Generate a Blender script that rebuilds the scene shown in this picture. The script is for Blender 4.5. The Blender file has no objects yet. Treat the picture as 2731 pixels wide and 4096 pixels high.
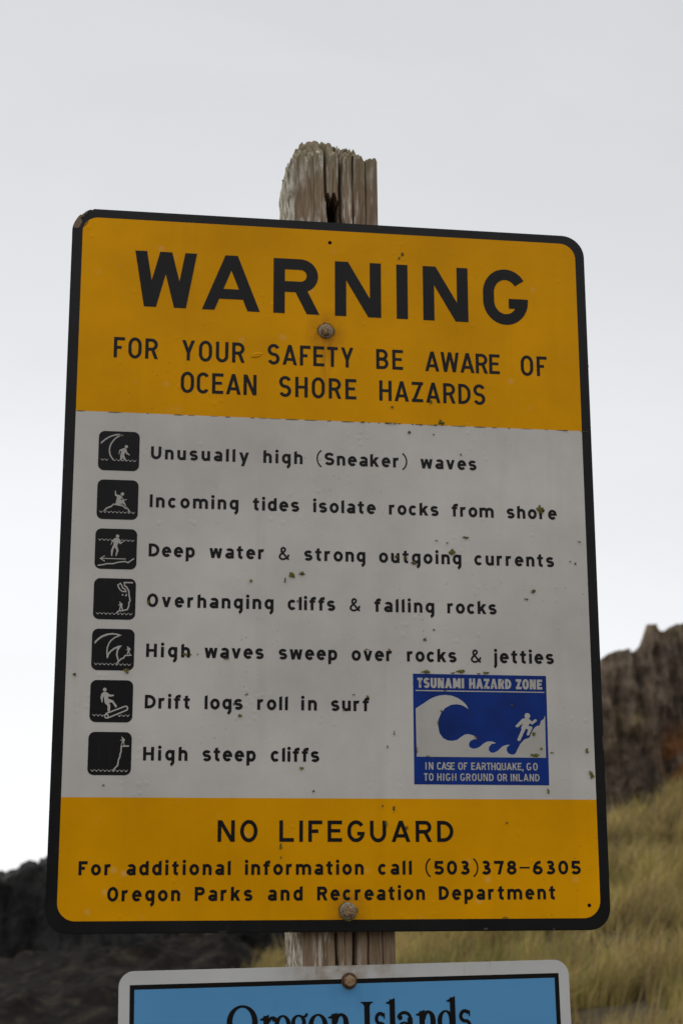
import bpy, bmesh, math, random
import numpy as np
from mathutils import Vector, Matrix, noise
from mathutils.geometry import delaunay_2d_cdt

random.seed(7); rng = np.random.default_rng(7)
C = bpy.context.scene.collection
S = bpy.context.scene
R_ = math.radians

# ------------------------------------------------------------------ camera
SIGN_Z = 2.04                       # height of the middle of the warning sign
cam_d = bpy.data.cameras.new('camera'); cam = bpy.data.objects.new('camera', cam_d); C.objects.link(cam)
cam.matrix_world = Matrix(((0.9895371, -0.0307168, -0.1409710, -0.301206),
                           (-0.1442591, -0.2267409, -0.9632123, -2.125697),
                           (-0.0023771, 0.9734706, -0.2287997, SIGN_Z-0.437498),
                           (0, 0, 0, 1)))
cam_d.sensor_fit = 'VERTICAL'; cam_d.sensor_height = 36; cam_d.sensor_width = 24; cam_d.lens = 54.715
cam_d.clip_start = 0.05; cam_d.clip_end = 2000
cam_d.dof.use_dof = True; cam_d.dof.focus_distance = 2.19; cam_d.dof.aperture_fstop = 8
S.camera = cam

# ------------------------------------------------------------------ sky
SUN = Vector((-0.75, 0.62, 0.52)).normalized()
w = bpy.data.worlds.new('World'); S.world = w; w.use_nodes = True
nt = w.node_tree; nt.nodes.clear(); N = nt.nodes.new; LK = nt.links.new
def wm(op, a, b=None, c=None):
    n = N('ShaderNodeMath'); n.operation = op
    for i, v in enumerate((a, b, c)):
        if v is None: continue
        if isinstance(v, (int, float)): n.inputs[i].default_value = v
        else: LK(v, n.inputs[i])
    return n.outputs[0]
tc = N('ShaderNodeTexCoord'); sp = N('ShaderNodeSeparateXYZ'); LK(tc.outputs['Generated'], sp.inputs[0])
el = wm('MAXIMUM', sp.outputs[2], 0.0)
g = wm('POWER', wm('DIVIDE', el, 0.36), 2.0)
front = wm('EXPONENT', wm('MULTIPLY', g, -1.0))
lum_f = wm('MULTIPLY_ADD', front, 0.33, 0.705)              # pale bright gap over the shore in front
side = wm('ADD', wm('MULTIPLY', sp.outputs[0], -0.55), wm('MULTIPLY', sp.outputs[1], 0.83))
sd = N('ShaderNodeMapRange'); sd.interpolation_type = 'SMOOTHSTEP'; LK(side, sd.inputs[0])
sd.inputs[1].default_value = 0.2; sd.inputs[2].default_value = 0.95; sd.inputs[3].default_value = 0.90; sd.inputs[4].default_value = 1.03
lum_f = wm('MULTIPLY', lum_f, sd.outputs[0])
lum_b = wm('MULTIPLY_ADD', wm('MINIMUM', el, 0.62), 1.8, 0.11)                  # overcast, lightest overhead, behind the camera
bk = N('ShaderNodeMapRange'); bk.interpolation_type = 'SMOOTHSTEP'; LK(sp.outputs[1], bk.inputs[0])
bk.inputs[1].default_value = 0.35; bk.inputs[2].default_value = -0.25
mixl = N('ShaderNodeMix'); LK(bk.outputs[0], mixl.inputs[0]); LK(lum_f, mixl.inputs[2]); LK(lum_b, mixl.inputs[3])
nz = N('ShaderNodeTexNoise'); nz.inputs['Scale'].default_value = 1.0; nz.inputs['Detail'].default_value = 4; nz.inputs['Distortion'].default_value = 0.6; mpw = N('ShaderNodeMapping'); mpw.inputs['Scale'].default_value = (3.2, 3.2, 7.0); mpw.inputs['Rotation'].default_value = (0, 0.25, 0); LK(tc.outputs['Generated'], mpw.inputs[0]); LK(mpw.outputs[0], nz.inputs['Vector'])
lum = wm('MULTIPLY', mixl.outputs[0], wm('MULTIPLY_ADD', nz.outputs[0], 0.16, 0.92))
cr = N('ShaderNodeValToRGB'); LK(lum, cr.inputs[0])
cr.color_ramp.elements[0].position = 0.5; cr.color_ramp.elements[0].color = (0.965, 0.985, 1.03, 1)
cr.color_ramp.elements[1].position = 1.0; cr.color_ramp.elements[1].color = (0.99, 1.0, 1.02, 1)
bg1 = N('ShaderNodeBackground'); LK(cr.outputs[0], bg1.inputs[0]); LK(lum, bg1.inputs[1])
sky = N('ShaderNodeTexSky'); sky.sky_type = 'NISHITA'; sky.sun_disc = False
sky.sun_elevation = math.asin(SUN.z); sky.sun_rotation = math.atan2(SUN.x, SUN.y)
bg2 = N('ShaderNodeBackground'); LK(sky.outputs[0], bg2.inputs[0]); bg2.inputs[1].default_value = 0.05
mx = N('ShaderNodeMixShader'); mx.inputs[0].default_value = 0.06; LK(bg1.outputs[0], mx.inputs[1]); LK(bg2.outputs[0], mx.inputs[2])
out = N('ShaderNodeOutputWorld'); LK(mx.outputs[0], out.inputs[0])

sl = bpy.data.lights.new('sun', 'SUN'); so = bpy.data.objects.new('sun', sl); C.objects.link(so)
sl.energy = 1.2; sl.angle = R_(14); sl.color = (1.0, 0.95, 0.86)
so.rotation_euler = SUN.to_track_quat('Z', 'Y').to_euler(); so.location = (-8, 8, 9)

S.view_settings.view_transform = 'Standard'; S.view_settings.look = 'None'; S.view_settings.exposure = 0.0; S.view_settings.gamma = 1.0
S.cycles.max_bounces = 6; S.cycles.use_denoising = True

# ------------------------------------------------------------------ helpers
def mesh_obj(name, verts, faces, mat, parent=None, smooth=False):
    me = bpy.data.meshes.new(name); me.from_pydata([tuple(v) for v in verts], [], [tuple(f) for f in faces]); me.update()
    if mat: me.materials.append(mat)
    if smooth: me.polygons.foreach_set('use_smooth', [True]*len(me.polygons))
    o = bpy.data.objects.new(name, me); C.objects.link(o)
    if parent: o.parent = parent
    return o
def bm_obj(name, bm, mat, parent=None, smooth=False):
    me = bpy.data.meshes.new(name); bm.to_mesh(me); bm.free(); me.materials.append(mat)
    if smooth: me.polygons.foreach_set('use_smooth', [True]*len(me.polygons))
    o = bpy.data.objects.new(name, me); C.objects.link(o)
    if parent: o.parent = parent
    return o
def empty(name, loc, label, cat, rot=(0, 0, 0)):
    o = bpy.data.objects.new(name, None); C.objects.link(o); o.location = loc; o.rotation_euler = rot
    o.empty_display_size = 0.1; o['label'] = label; o['category'] = cat; return o
def tag(o, label=None, cat=None, kind=None):
    if label: o['label'] = label
    if cat: o['category'] = cat
    if kind: o['kind'] = kind
    return o

# ---- node material helper
class MT:
    def __init__(s, name, rough=0.6, spec=0.5, metal=0.0):
        s.m = bpy.data.materials.new(name); s.m.use_nodes = True; s.t = s.m.node_tree; s.n = s.t.nodes; s.l = s.t.links
        s.b = s.n['Principled BSDF']; s.b.inputs['Roughness'].default_value = rough
        s.b.inputs['Specular IOR Level'].default_value = spec; s.b.inputs['Metallic'].default_value = metal
        s.tc = s.n.new('ShaderNodeTexCoord')
    def coord(s, scale=(1, 1, 1), loc=(0, 0, 0), src='Object', rot=(0, 0, 0)):
        mp = s.n.new('ShaderNodeMapping'); s.l.new(s.tc.outputs[src], mp.inputs[0])
        mp.inputs['Scale'].default_value = scale; mp.inputs['Location'].default_value = loc; mp.inputs['Rotation'].default_value = rot
        return mp.outputs[0]
    def noise(s, vec, scale, detail=4, rough=0.55, dist=0.0):
        n = s.n.new('ShaderNodeTexNoise'); s.l.new(vec, n.inputs['Vector']); n.inputs['Scale'].default_value = scale
        n.inputs['Detail'].default_value = detail; n.inputs['Roughness'].default_value = rough; n.inputs['Distortion'].default_value = dist
        return n.outputs['Fac']
    def voro(s, vec, scale, feat='F1', rand=1.0):
        n = s.n.new('ShaderNodeTexVoronoi'); n.feature = feat; s.l.new(vec, n.inputs['Vector']); n.inputs['Scale'].default_value = scale
        n.inputs['Randomness'].default_value = rand; return n
    def ramp(s, fac, *stops, interp='LINEAR'):
        n = s.n.new('ShaderNodeValToRGB'); s.l.new(fac, n.inputs[0]); n.color_ramp.interpolation = interp
        e = n.color_ramp.elements
        while len(e) < len(stops): e.new(0.5)
        for i, (p, c) in enumerate(stops):
            e[i].position = p; e[i].color = (c, c, c, 1) if isinstance(c, (int, float)) else (*c, 1)
        return n.outputs[0]
    def mix(s, fac, a, b, mode='MIX'):
        n = s.n.new('ShaderNodeMix'); n.data_type = 'RGBA'; n.blend_type = mode
        for i, v in ((0, fac), (6, a), (7, b)):
            if isinstance(v, (int, float)): n.inputs[i].default_value = v
            elif isinstance(v, tuple): n.inputs[i].default_value = (*v, 1)
            else: s.l.new(v, n.inputs[i])
        return n.outputs[2]
    def math(s, op, a, b=None, c=None, clamp=False):
        n = s.n.new('ShaderNodeMath'); n.operation = op; n.use_clamp = clamp
        for i, v in enumerate((a, b, c)):
            if v is None: continue
            if isinstance(v, (int, float)): n.inputs[i].default_value = v
            else: s.l.new(v, n.inputs[i])
        return n.outputs[0]
    def dist(s, p, scale=(1, 1, 1)):                 # distance in object space to a point
        n = s.n.new('ShaderNodeVectorMath'); n.operation = 'DISTANCE'; s.l.new(s.coord(scale), n.inputs[0]); n.inputs[1].default_value = tuple(a*b for a, b in zip(p, scale))
        return n.outputs['Value']
    def base(s, c):
        if isinstance(c, tuple): s.b.inputs['Base Color'].default_value = (*c, 1)
        else: s.l.new(c, s.b.inputs['Base Color'])
        return s
    def rough(s, v): s.l.new(v, s.b.inputs['Roughness']); return s
    def bump(s, h, dist=0.001, strength=1.0):
        n = s.n.new('ShaderNodeBump'); s.l.new(h, n.inputs['Height']); n.inputs['Distance'].default_value = dist; n.inputs['Strength'].default_value = strength
        prev = s.b.inputs['Normal']
        if prev.links: s.l.new(prev.links[0].from_socket, n.inputs['Normal'])
        s.l.new(n.outputs[0], prev); return s

BOLT_A = (-0.0126, 0.3365); BOLT_B = (0.0174, -0.4805)      # bolts of the warning sign, metres from its middle
HB = 0.508                                                  # half height: parts sit above the sign's base

def sheeting(name, col, speck=0.5, rust=True, rough=0.3):
    """Weathered reflective sheeting: faint mottling, grime specks, rain droplets, rust round the bolts."""
    m = MT(name, rough, 0.07); v = m.coord()
    mott = m.noise(v, 4.2, 6, 0.62)
    col2 = tuple(c*0.80 for c in col); col3 = tuple(min(1, c*1.10) for c in col)
    c = m.mix(m.ramp(mott, (0.3, 0.0), (0.7, 1.0)), col2, col3)
    streak = m.noise(m.coord((26, 1, 1.6)), 1.0, 4, 0.65)    # run-off streaks down the face
    c = m.mix(m.math('MULTIPLY', m.ramp(streak, (0.55, 0.0), (0.78, 1.0)), 0.22), c, tuple(k*0.62 for k in col))
    sc = m.voro(v, 95); pick = m.noise(v, 5.5, 3)
    sk = m.math('MULTIPLY', m.ramp(sc.outputs['Distance'], (0.05, 1.0), (0.13, 0.0)), m.ramp(pick, (0.52, 0.0), (0.62, 1.0)))
    c = m.mix(m.math('MULTIPLY', sk, speck), c, (0.10, 0.07, 0.03))
    sc2 = m.voro(m.coord(loc=(3, 1, 2)), 34)
    scuff = m.math('MULTIPLY', m.ramp(sc2.outputs['Distance'], (0.08, 1.0), (0.2, 0.0)), m.ramp(m.noise(v, 9, 2), (0.5, 0.0), (0.66, 1.0)))
    c = m.mix(m.math('MULTIPLY', scuff, 0.10), c, (0.8, 0.78, 0.74))
    if rust:
        for bx, bz in (BOLT_A, BOLT_B):
            d = m.dist((bx, 0, bz-0.006+HB), (1, 0, 0.75))
            f = m.math('MULTIPLY', m.ramp(d, (0.008, 1.0), (0.034, 0.0)), m.ramp(m.noise(v, 60, 3), (0.3, 0.3), (0.7, 1.0)))
            c = m.mix(m.math('MULTIPLY', f, 0.75), c, (0.30, 0.10, 0.015))
            d2 = m.dist((bx, 0, bz-0.045+HB), (1, 0, 0.16))
            f2 = m.math('MULTIPLY', m.ramp(d2, (0.001, 1.0), (0.010, 0.0)), m.ramp(m.noise(m.coord((180, 1, 9)), 1.0, 3), (0.42, 0.0), (0.62, 1.0)))
            c = m.mix(m.math('MULTIPLY', f2, 0.55), c, (0.26, 0.10, 0.02))
    m.base(c)
    drop = m.ramp(m.voro(v, 70).outputs['Distance'], (0.10, 1.0), (0.30, 0.0))
    drop = m.math('MULTIPLY', drop, m.ramp(m.noise(v, 13, 2), (0.56, 0.0), (0.62, 1.0)))
    m.bump(m.noise(v, 260, 2), 0.00025, 0.35); m.bump(drop, 0.0005, 0.6)
    m.rough(m.ramp(m.noise(v, 14, 4), (0.3, rough-0.06), (0.7, rough+0.12)))
    return m.m

M = {}
M['yellow'] = sheeting('yellow_sheeting', (0.81, 0.358, 0.0))
M['white'] = sheeting('white_sheeting', (0.635, 0.61, 0.575))
def blackvinyl(name, col=(0.005, 0.0044, 0.0045), rough=0.3):
    m = MT(name, rough, 0.22); v = m.coord()
    st = m.noise(m.coord((90, 1, 22), rot=(0, 0.6, 0)), 1.0, 3, 0.6)
    c = m.mix(m.ramp(m.noise(v, 12, 4), (0.35, 0.0), (0.7, 1.0)), col, tuple(k*1.9 for k in col))
    c = m.mix(m.math('MULTIPLY', m.ramp(st, (0.62, 0.0), (0.75, 1.0)), 0.35), c, (0.026, 0.026, 0.027)); m.base(c)
    m.bump(m.noise(v, 180, 2), 0.0003, 0.3); return m.m
M['black'] = blackvinyl('black_vinyl')
M['board_black'] = blackvinyl('black_painted_board', (0.007, 0.0065, 0.0068), 0.28)
M['pict_white'] = sheeting('pictogram_white', (0.50, 0.48, 0.45), 0.6, False)
M['blue'] = blackvinyl('blue_vinyl', (0.002, 0.0195, 0.142), 0.3)
M['sky_blue'] = None
m = MT('plywood_core', 0.85, 0.2); v = m.coord((30, 1, 160)); m.base(m.mix(m.noise(v, 1, 4), (0.16, 0.105, 0.07), (0.26, 0.18, 0.125))); m.bump(m.noise(m.coord(), 240, 3), 0.0008); M['core'] = m.m
m = MT('scuffed_edge', .8, .2); m.base(m.mix(m.noise(m.coord(), 220, 3), (.03, .028, .025), (.12, .10, .08))); M['chip'] = m.m
m = MT('rust_stain', 0.8, 0.3); m.base(m.mix(m.noise(m.coord(), 160, 3), (0.20, 0.06, 0.01), (0.40, 0.19, 0.02))); M['rust'] = m.m
# galvanised / rusty steel
m = MT('weathered_galvanised', 0.5, 0.5, 0.35); v = m.coord()
m.base(m.mix(m.ramp(m.noise(v, 260, 4), (0.35, 0.0), (0.65, 1.0)), (0.33, 0.29, 0.235), (0.19, 0.145, 0.10))); m.bump(m.noise(v, 700, 3), 0.0003); M['washer'] = m.m
m = MT('rusty_bolt_head', 0.7, 0.4, 0.2); v = m.coord()
m.base(m.mix(m.ramp(m.noise(v, 330, 4), (0.35, 0.0), (0.62, 1.0)), (0.42, 0.31, 0.175), (0.17, 0.075, 0.03))); m.bump(m.noise(v, 600, 3), 0.0006); M['bolt'] = m.m
m = MT('dark_rusted_washer', 0.75, 0.3, 0.2); v = m.coord()
m.base(m.mix(m.noise(v, 300, 4), (0.06, 0.028, 0.012), (0.17, 0.09, 0.045))); m.bump(m.noise(v, 500, 3), 0.0006); M['darkwasher'] = m.m
m = MT('brown_rusted_steel', 0.75, 0.35, 0.2); v = m.coord()
m.base(m.mix(m.ramp(m.noise(v, 300, 4), (0.3, 0.0), (0.65, 1.0)), (0.20, 0.11, 0.05), (0.40, 0.29, 0.17))); m.bump(m.noise(v, 500, 3), 0.0006); M['brownbolt'] = m.m
m = MT('hole_shade', 0.9, 0.1); m.base((0.006, 0.005, 0.004)); M['hole'] = m.m  # near-black colour standing in for the shade inside a nail hole
for key, a, b in (('moss0', (0.085, 0.082, 0.015), (0.32, 0.27, 0.07)), ('moss1', (0.07, 0.055, 0.025), (0.27, 0.21, 0.10)), ('moss2', (0.15, 0.07, 0.012), (0.35, 0.18, 0.03))):
    m = MT(key, 0.95, 0.1); m.base(m.mix(m.ramp(m.noise(m.coord(), 420, 3), (0.3, 0.0), (0.7, 1.0)), a, b)); M[key] = m.m

# ------------------------------------------------------------------ flat graphics: union of strokes, by triangulation
def union(pos, neg=()):
    """pos / neg: lists of polygons (x, z) in mm -> verts, tris of (union pos) minus neg"""
    vs = []; fs = []; npos = 0
    for k, grp in enumerate((pos, neg)):
        for p in grp:
            a = sum(p[i-1][0]*p[i][1]-p[i][0]*p[i-1][1] for i in range(len(p)))
            if abs(a) < 1e-7: continue
            q = list(p) if a > 0 else list(p)[::-1]
            i0 = len(vs); vs += [Vector((float(x), float(y))) for x, y in q]; fs.append(list(range(i0, len(vs))))
            if k == 0: npos += 1
    r = delaunay_2d_cdt(vs, [], fs, 0, 1e-5)
    V = np.array([(v.x, v.y) for v in r[0]]); T = np.array([tuple(f) for f in r[2]]); cen = V[T].mean(1)
    def inside(p):
        p = np.array(p, float); x, y = cen[:, 0], cen[:, 1]; ins = np.zeros(len(cen), bool)
        for (x1, y1), (x2, y2) in zip(p, np.roll(p, -1, 0)):
            if y1 != y2: ins ^= ((y1 > y) != (y2 > y)) & (x < (x2-x1)*(y-y1)/(y2-y1)+x1)
        return ins
    keep = np.zeros(len(cen), bool)
    for p in pos: keep |= inside(p)
    for p in neg: keep &= ~inside(p)
    used = {}; tris = []
    for tr in T[keep]: tris.append(tuple(used.setdefault(int(q), len(used)) for q in tr))
    return [tuple(V[q]) for q in used], tris
def flat(name, pos, mat, parent, yoff, neg=(), label=None, zb=HB, scale=0.001):
    vs, ts = union(pos, neg)
    # delaunay triangles run counter-clockwise in (x, z): seen from -y that is the front
    o = mesh_obj(name, [(x*scale, yoff, z*scale+zb) for x, z in vs], ts, mat, parent)
    if label: o['label'] = label
    return o
def th(pts, t, closed=False):
    """mitred ribbon of width t along pts -> quads"""
    P = [Vector(p) for p in pts]; n = len(P); L = []; Rr = []
    for i in range(n):
        a = P[i]-P[i-1] if (i > 0 or closed) else None
        b = P[(i+1) % n]-P[i] if (i < n-1 or closed) else None
        if a is None: a = b
        if b is None: b = a
        a = a.normalized(); b = b.normalized()
        na = Vector((-a.y, a.x)); nb = Vector((-b.y, b.x)); mt = (na+nb)
        if mt.length < 1e-6: mt = na
        mt.normalize(); k = 1/max(0.35, mt.dot(na)); L.append(P[i]+mt*t/2*k); Rr.append(P[i]-mt*t/2*k)
    rg = range(n if closed else n-1)
    return [[tuple(L[i]), tuple(Rr[i]), tuple(Rr[(i+1) % n]), tuple(L[(i+1) % n])] for i in rg]
def circ(c, r, n=26): return [(c[0]+r*math.cos(2*math.pi*i/n), c[1]+r*math.sin(2*math.pi*i/n)) for i in range(n)]
def rrect(x0, x1, z0, z1, r, n=10):
    rs = r if isinstance(r, (list, tuple)) else [r]*4        # tr, tl, bl, br
    p = []
    for (cx, cz, a0), rr in zip(((x1, z1, 0), (x0, z1, 90), (x0, z0, 180), (x1, z0, 270)), rs):
        sx = -1 if cx == x1 else 1; sz = -1 if cz == z1 else 1
        for i in range(n+1):
            a = R_(a0+90*i/n); p.append((cx+sx*rr+rr*math.cos(a), cz+sz*rr+rr*math.sin(a)))
    return p
def scallops(a, b, n, d=None):
    a = Vector(a); b = Vector(b); e = (b-a)/n; per = e.length; d = d or per*0.36; t = per*0.24; polys = []
    nrm = Vector((e.y, -e.x)).normalized()
    for k in range(n):
        o = a+e*k; up = []; lo = []
        for i in range(9):
            u = i/8; s = math.sin(math.pi*u)
            c = o+e*u+nrm*(d*s); up.append(c); lo.append(c+nrm*(t*(0.25+0.75*s)))
        for i in range(8): polys.append([tuple(up[i]), tuple(lo[i]), tuple(lo[i+1]), tuple(up[i+1])])
    return polys

# ------------------------------------------------------------------ stroke lettering (cap height 1)
def B(x0, y0, x1, y1): return [(x0, y0), (x1, y0), (x1, y1), (x0, y1)]
def D(xb, yb, xt, yt, t):
    k = math.sqrt(1+((xt-xb)/(yt-yb))**2); h_ = t*k/2
    return [(xb-h_, yb), (xb+h_, yb), (xt+h_, yt), (xt-h_, yt)]
def STAD(x0, x1, y0, y1, t, a0, a1, kr=1.1, n=30, tv=None):
    rx = (x1-x0)/2; ry = min(rx*kr, (y1-y0)/2); cx = (x0+x1)/2; ct = y1-ry; cb = y0+ry; tv = tv or t
    brk = sorted({a0, a1, *[a for a in (0, 180, 360, 540, -180) if a0 < a < a1]}); out = []
    for s, e in zip(brk, brk[1:]):
        c = ct if (((s+e)/2) % 360) < 180 else cb; k = max(3, int(n*(e-s)/180))
        for i in range(k+1):
            a = R_(s+(e-s)*i/k); out.append(((cx+rx*math.cos(a), c+ry*math.sin(a)), (cx+(rx-t)*math.cos(a), c+(ry-tv)*math.sin(a))))
    if a1-a0 >= 360: out.append(out[0])
    return [[o1, o2, i2, i1] for (o1, i1), (o2, i2) in zip(out, out[1:]) if (o1 != o2)]
def BOWL(x0, x1, y0, y1, t, kr=1.0, tv=None):
    tv = tv or t; ry = (y1-y0)/2; rx = min(ry*kr, x1-x0); ry = min(ry, rx*1.15); P = [B(x0, y1-tv, x1-rx, y1), B(x0, y0, x1-rx, y0+tv)]
    pts = []
    for i in range(25):
        a = R_(-90+180*i/24); c = y1-ry if a > 0 else y0+ry
        pts.append(((x1-rx+rx*math.cos(a), c+ry*math.sin(a)), (x1-rx+(rx-t)*math.cos(a), c+(ry-tv)*math.sin(a))))
    return P+[[o1, o2, i2, i1] for (o1, i1), (o2, i2) in zip(pts, pts[1:])]
def ell(cx, cy, rx, ry, a0, a1, n=26): return [(cx+rx*math.cos(R_(a0+(a1-a0)*i/n)), cy+ry*math.sin(R_(a0+(a1-a0)*i/n))) for i in range(n+1)]
def S_path(w, h, t, a=22):
    rx = w/2-t/2; ry = (h-t)/4; u = ell(w/2, h-t/2-ry, rx, ry, a, 265, 24); l = ell(w/2, t/2+ry, rx, ry, 85, -180+a, 24)
    return th(u+l, t)
def slant(x0, x1, y0, y1, d=0.07): return [(x0, y0), (x1, y0), (x1, y1), (x0, y1-d)]
XH = 0.775
def glyph(ch, t, k):
    """returns width and polygons. t stroke, k horizontal scale"""
    W = lambda v: v*k
    if ch == 'A': w = W(.73); h_ = t*math.sqrt(1+(w/2)**2)/2; xm = lambda y: h_+(w/2-h_)*y; return w, [D(h_, 0, w/2, 1, t), D(w-h_, 0, w/2, 1, t), B(xm(.3), .205, w-xm(.3), .205+t*.92)]
    if ch == 'B': w = W(.62); return w, [B(0, 0, t, 1)]+BOWL(t*.9, w*.95, .5-t*.45, 1, t)+BOWL(t*.9, w, 0, .5+t*.45, t)
    if ch == 'C': w = W(.62); return w, STAD(0, w, -.015, 1.015, t, 30, 330)
    if ch == 'D': w = W(.63); return w, [B(0, 0, t, 1)]+BOWL(t*.9, w, 0, 1, t, 1.0 if w > .7 else .8)
    if ch == 'E': w = W(.55); return w, [B(0, 0, t, 1), B(t*.5, 1-t, w, 1), B(t*.5, 0, w, t), B(t*.5, .52-t*.45, w*.88, .52+t*.45)]
    if ch == 'F': w = W(.53); return w, [B(0, 0, t, 1), B(t*.5, 1-t, w, 1), B(t*.5, .5-t*.5, w*.72, .5+t*.45)]
    if ch == 'G':
        w = W(.66); ry = min(w/2*1.1, .515)
        return w, STAD(0, w, -.015, 1.015, t, 33, 360)+[B(w-t, -.015+ry-.01, w, .47), B(w*.57, .47-t*.92, w-t*.5, .47)]
    if ch == 'H': w = W(.62); return w, [B(0, 0, t, 1), B(w-t, 0, w, 1), B(t*.5, .5-t*.45, w-t*.5, .5+t*.45)]
    if ch == 'I': return t, [B(0, 0, t, 1)]
    if ch == 'K': w = W(.64); return w, [B(0, 0, t, 1), D(t*.6, .3, w-t*.62, 1, t), D(w-t*.6, 0, w*.42, .62, t)]
    if ch == 'L': w = W(.55); return w, [B(0, 0, t, 1), B(t*.5, 0, w, t)]
    if ch == 'M': w = W(.78); return w, [B(0, 0, t, 1), B(w-t, 0, w, 1), D(t*.62, 1, w/2, .12, t), D(w-t*.62, 1, w/2, .12, t)]
    if ch == 'N': w = W(.64); h_ = t*.58; return w, [B(0, 0, t, 1), B(w-t, 0, w, 1), D(h_, 1, w-h_, 0, t)]
    if ch == 'O': w = W(.65); return w, STAD(0, w, -.02, 1.02, t, 0, 360, 1.25)
    if ch == 'P': w = W(.6); return w, [B(0, 0, t, 1)]+BOWL(t*.9, w, .42-t*.1, 1, t)
    if ch == 'Q': w = W(.66); return w, STAD(0, w, -.02, 1.02, t, 0, 360, 1.25)+[D(w*.98, -.04, w*.6, .3, t)]
    if ch == 'R': w = W(.63); return w, [B(0, 0, t, 1)]+BOWL(t*.9, w*.97, .41-t*.1, 1, t)+[D(w-t*.55, 0, w*.55, .5, t)]
    if ch == 'S': w = W(.6); return w, [[(x, y-.015) for x, y in p] for p in S_path(w, 1.03, t)]
    if ch == 'T': w = W(.54); return w, [B(w/2-t/2, 0, w/2+t/2, 1), B(0, 1-t, w, 1)]
    if ch == 'U': w = W(.62); ry = min(w/2*1.1, .5); return w, STAD(0, w, -.02, 1, t, 180, 360)+[B(0, -.02+ry-.005, t, 1), B(w-t, -.02+ry-.005, w, 1)]
    if ch == 'V': w = W(.7); h_ = t*math.sqrt(1+(w/2)**2)/2; return w, [D(w/2, 0, h_, 1, t), D(w/2, 0, w-h_, 1, t)]
    if ch == 'W':
        w = W(.95); h_ = t*.53; a = w*.26
        return w, [D(a, 0, h_, 1, t), D(a, 0, w/2, 1, t), D(w-a, 0, w/2, 1, t), D(w-a, 0, w-h_, 1, t)]
    if ch == 'Y': w = W(.66); h_ = t*.62; return w, [B(w/2-t/2, 0, w/2+t/2, .48), D(w/2, .38, h_, 1, t), D(w/2, .38, w-h_, 1, t)]
    if ch == 'Z': w = W(.58); return w, [B(0, 1-t, w, 1), B(0, 0, w, t), D(t*.72, t*.5, w-t*.72, 1-t*.5, t)]
    if ch == '0': w = W(.74); return w, STAD(0, w, -.02, 1.02, t, 0, 360, 1.25)
    if ch == '3': w = W(.72); return w, th(ell(w*.46, .74, w*.42-t/2, .26-t/2+.02, 150, -88)+ell(w*.48, .25+t*.12, w*.5-t/2, .27-t/2+t*.12, 88, -150), t)
    if ch == '5': w = W(.72); return w, [B(w*.08, 1-t, w*.93, 1), [(w*.08, 1), (w*.08+t, 1), (w*.08+t*.9, .5), (w*.03, .44)]]+th(ell(w*.47, .31, w*.53-t/2, .33-t/2, 138, -150), t)
    if ch == '6': w = W(.74); return w, STAD(0, w, -.02, .62, t, 0, 360, 1.0)+th([(w*.8, 1-t*.45), (w*.62, .97-t*.4), (w*.42, .82), (w*.22, .6), (t*.52, .32)], t)
    if ch == '7': w = W(.72); return w, [B(0, 1-t, w, 1), D(w*.5, 0, w-t*.56, 1-t*.3, t)]
    if ch == '8': w = W(.72); return w, STAD(w*.06, w*.94, .5-t*.3, 1.02, t, 0, 360, .9)+STAD(0, w, -.02, .5+t*.5, t, 0, 360, .9)
    if ch in '()':
        w = W(.3); p = ell(.75, .5, .75-t*.25, .78, 122, 238, 20); x0 = min(q[0] for q in p)
        p = [((q[0]-x0+t*.2), q[1]) for q in p]; w = max(q[0] for q in p)+t*.2
        if ch == ')': p = [(w-q[0], q[1]) for q in p]
        return w, th(p, t*.5)
    if ch == '–': w = W(.76); return w, [B(0, .5-t*.3, w, .5+t*.22)]
    if ch == ',': return t, [[(0, 0), (t, 0), (t, t), (0, t)], [(t*.15, -.2), (t*.7, -.2), (t, .02), (0, .02)]]
    if ch == '&':
        w = W(.8); u = t*.66
        p = [(w-u*.45, u*.2), (w*.16+u*.5, .66)]+ell(w*.42, .80, w*.26-u/2, .22-u/2, 205, -40, 16)+[(w*.2, .44)]+ell(w*.38, .25, w*.38-u/2, .27-u/2, 140, 300, 14)+[(w*.78, .16), (w*.93, .42)]
        return w, th(p, u)
    # ---------------- lower case
    x = XH
    if ch == 'a': w = W(.6); r_ = min(w/2*.9, .3); return w, STAD(0, w, -.02, .47, t, 0, 360, .85)+STAD(w*.03, w, .2, x+.02, t, 0, 150, .8)+[B(w-t, 0, w, x-.2)]
    if ch == 'c': w = W(.62); return w, STAD(0, w, -.02, x+.02, t, 42, 318, 1.2)
    if ch == 'd': w = W(.62); return w, STAD(0, w, -.02, x+.02, t, 0, 360, 1.1)+[slant(w-t, w, 0, 1.04)]
    if ch == 'e': w = W(.64); return w, STAD(0, w, -.02, x+.02, t, 0, 318, 1.25)+[B(t*.5, .305, w*.995, .305+t*.86), B(w-t, .305, w, .41)]
    if ch == 'f': w = W(.46); a = w*.2; return w, [B(a, 0, a+t, .82), B(0, x-t*.8, w*.9, x)]+th([(w, 1.04-t*.5)]+ell(a+t*.5+.2, .82, .2, .22-t*.5, 90, 180, 10), t)
    if ch == 'g': w = W(.62); return w, STAD(0, w, .0, x+.02, t, 0, 360, 1.1)+[B(w-t, -.05, w, x)]+th(ell(w-t/2-.24, -.05, .24, .25, 0, -75, 12), t)
    if ch == 'h': w = W(.6); return w, [slant(0, t, 0, 1.04), B(w-t, 0, w, x-.26)]+STAD(0, w, .1, x+.02, t, 0, 180, .95)
    if ch == 'i': return t*1.08, [B(t*.04, 0, t*1.04, x), circ((t*.54, .975), t*.58, 20)]
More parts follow.
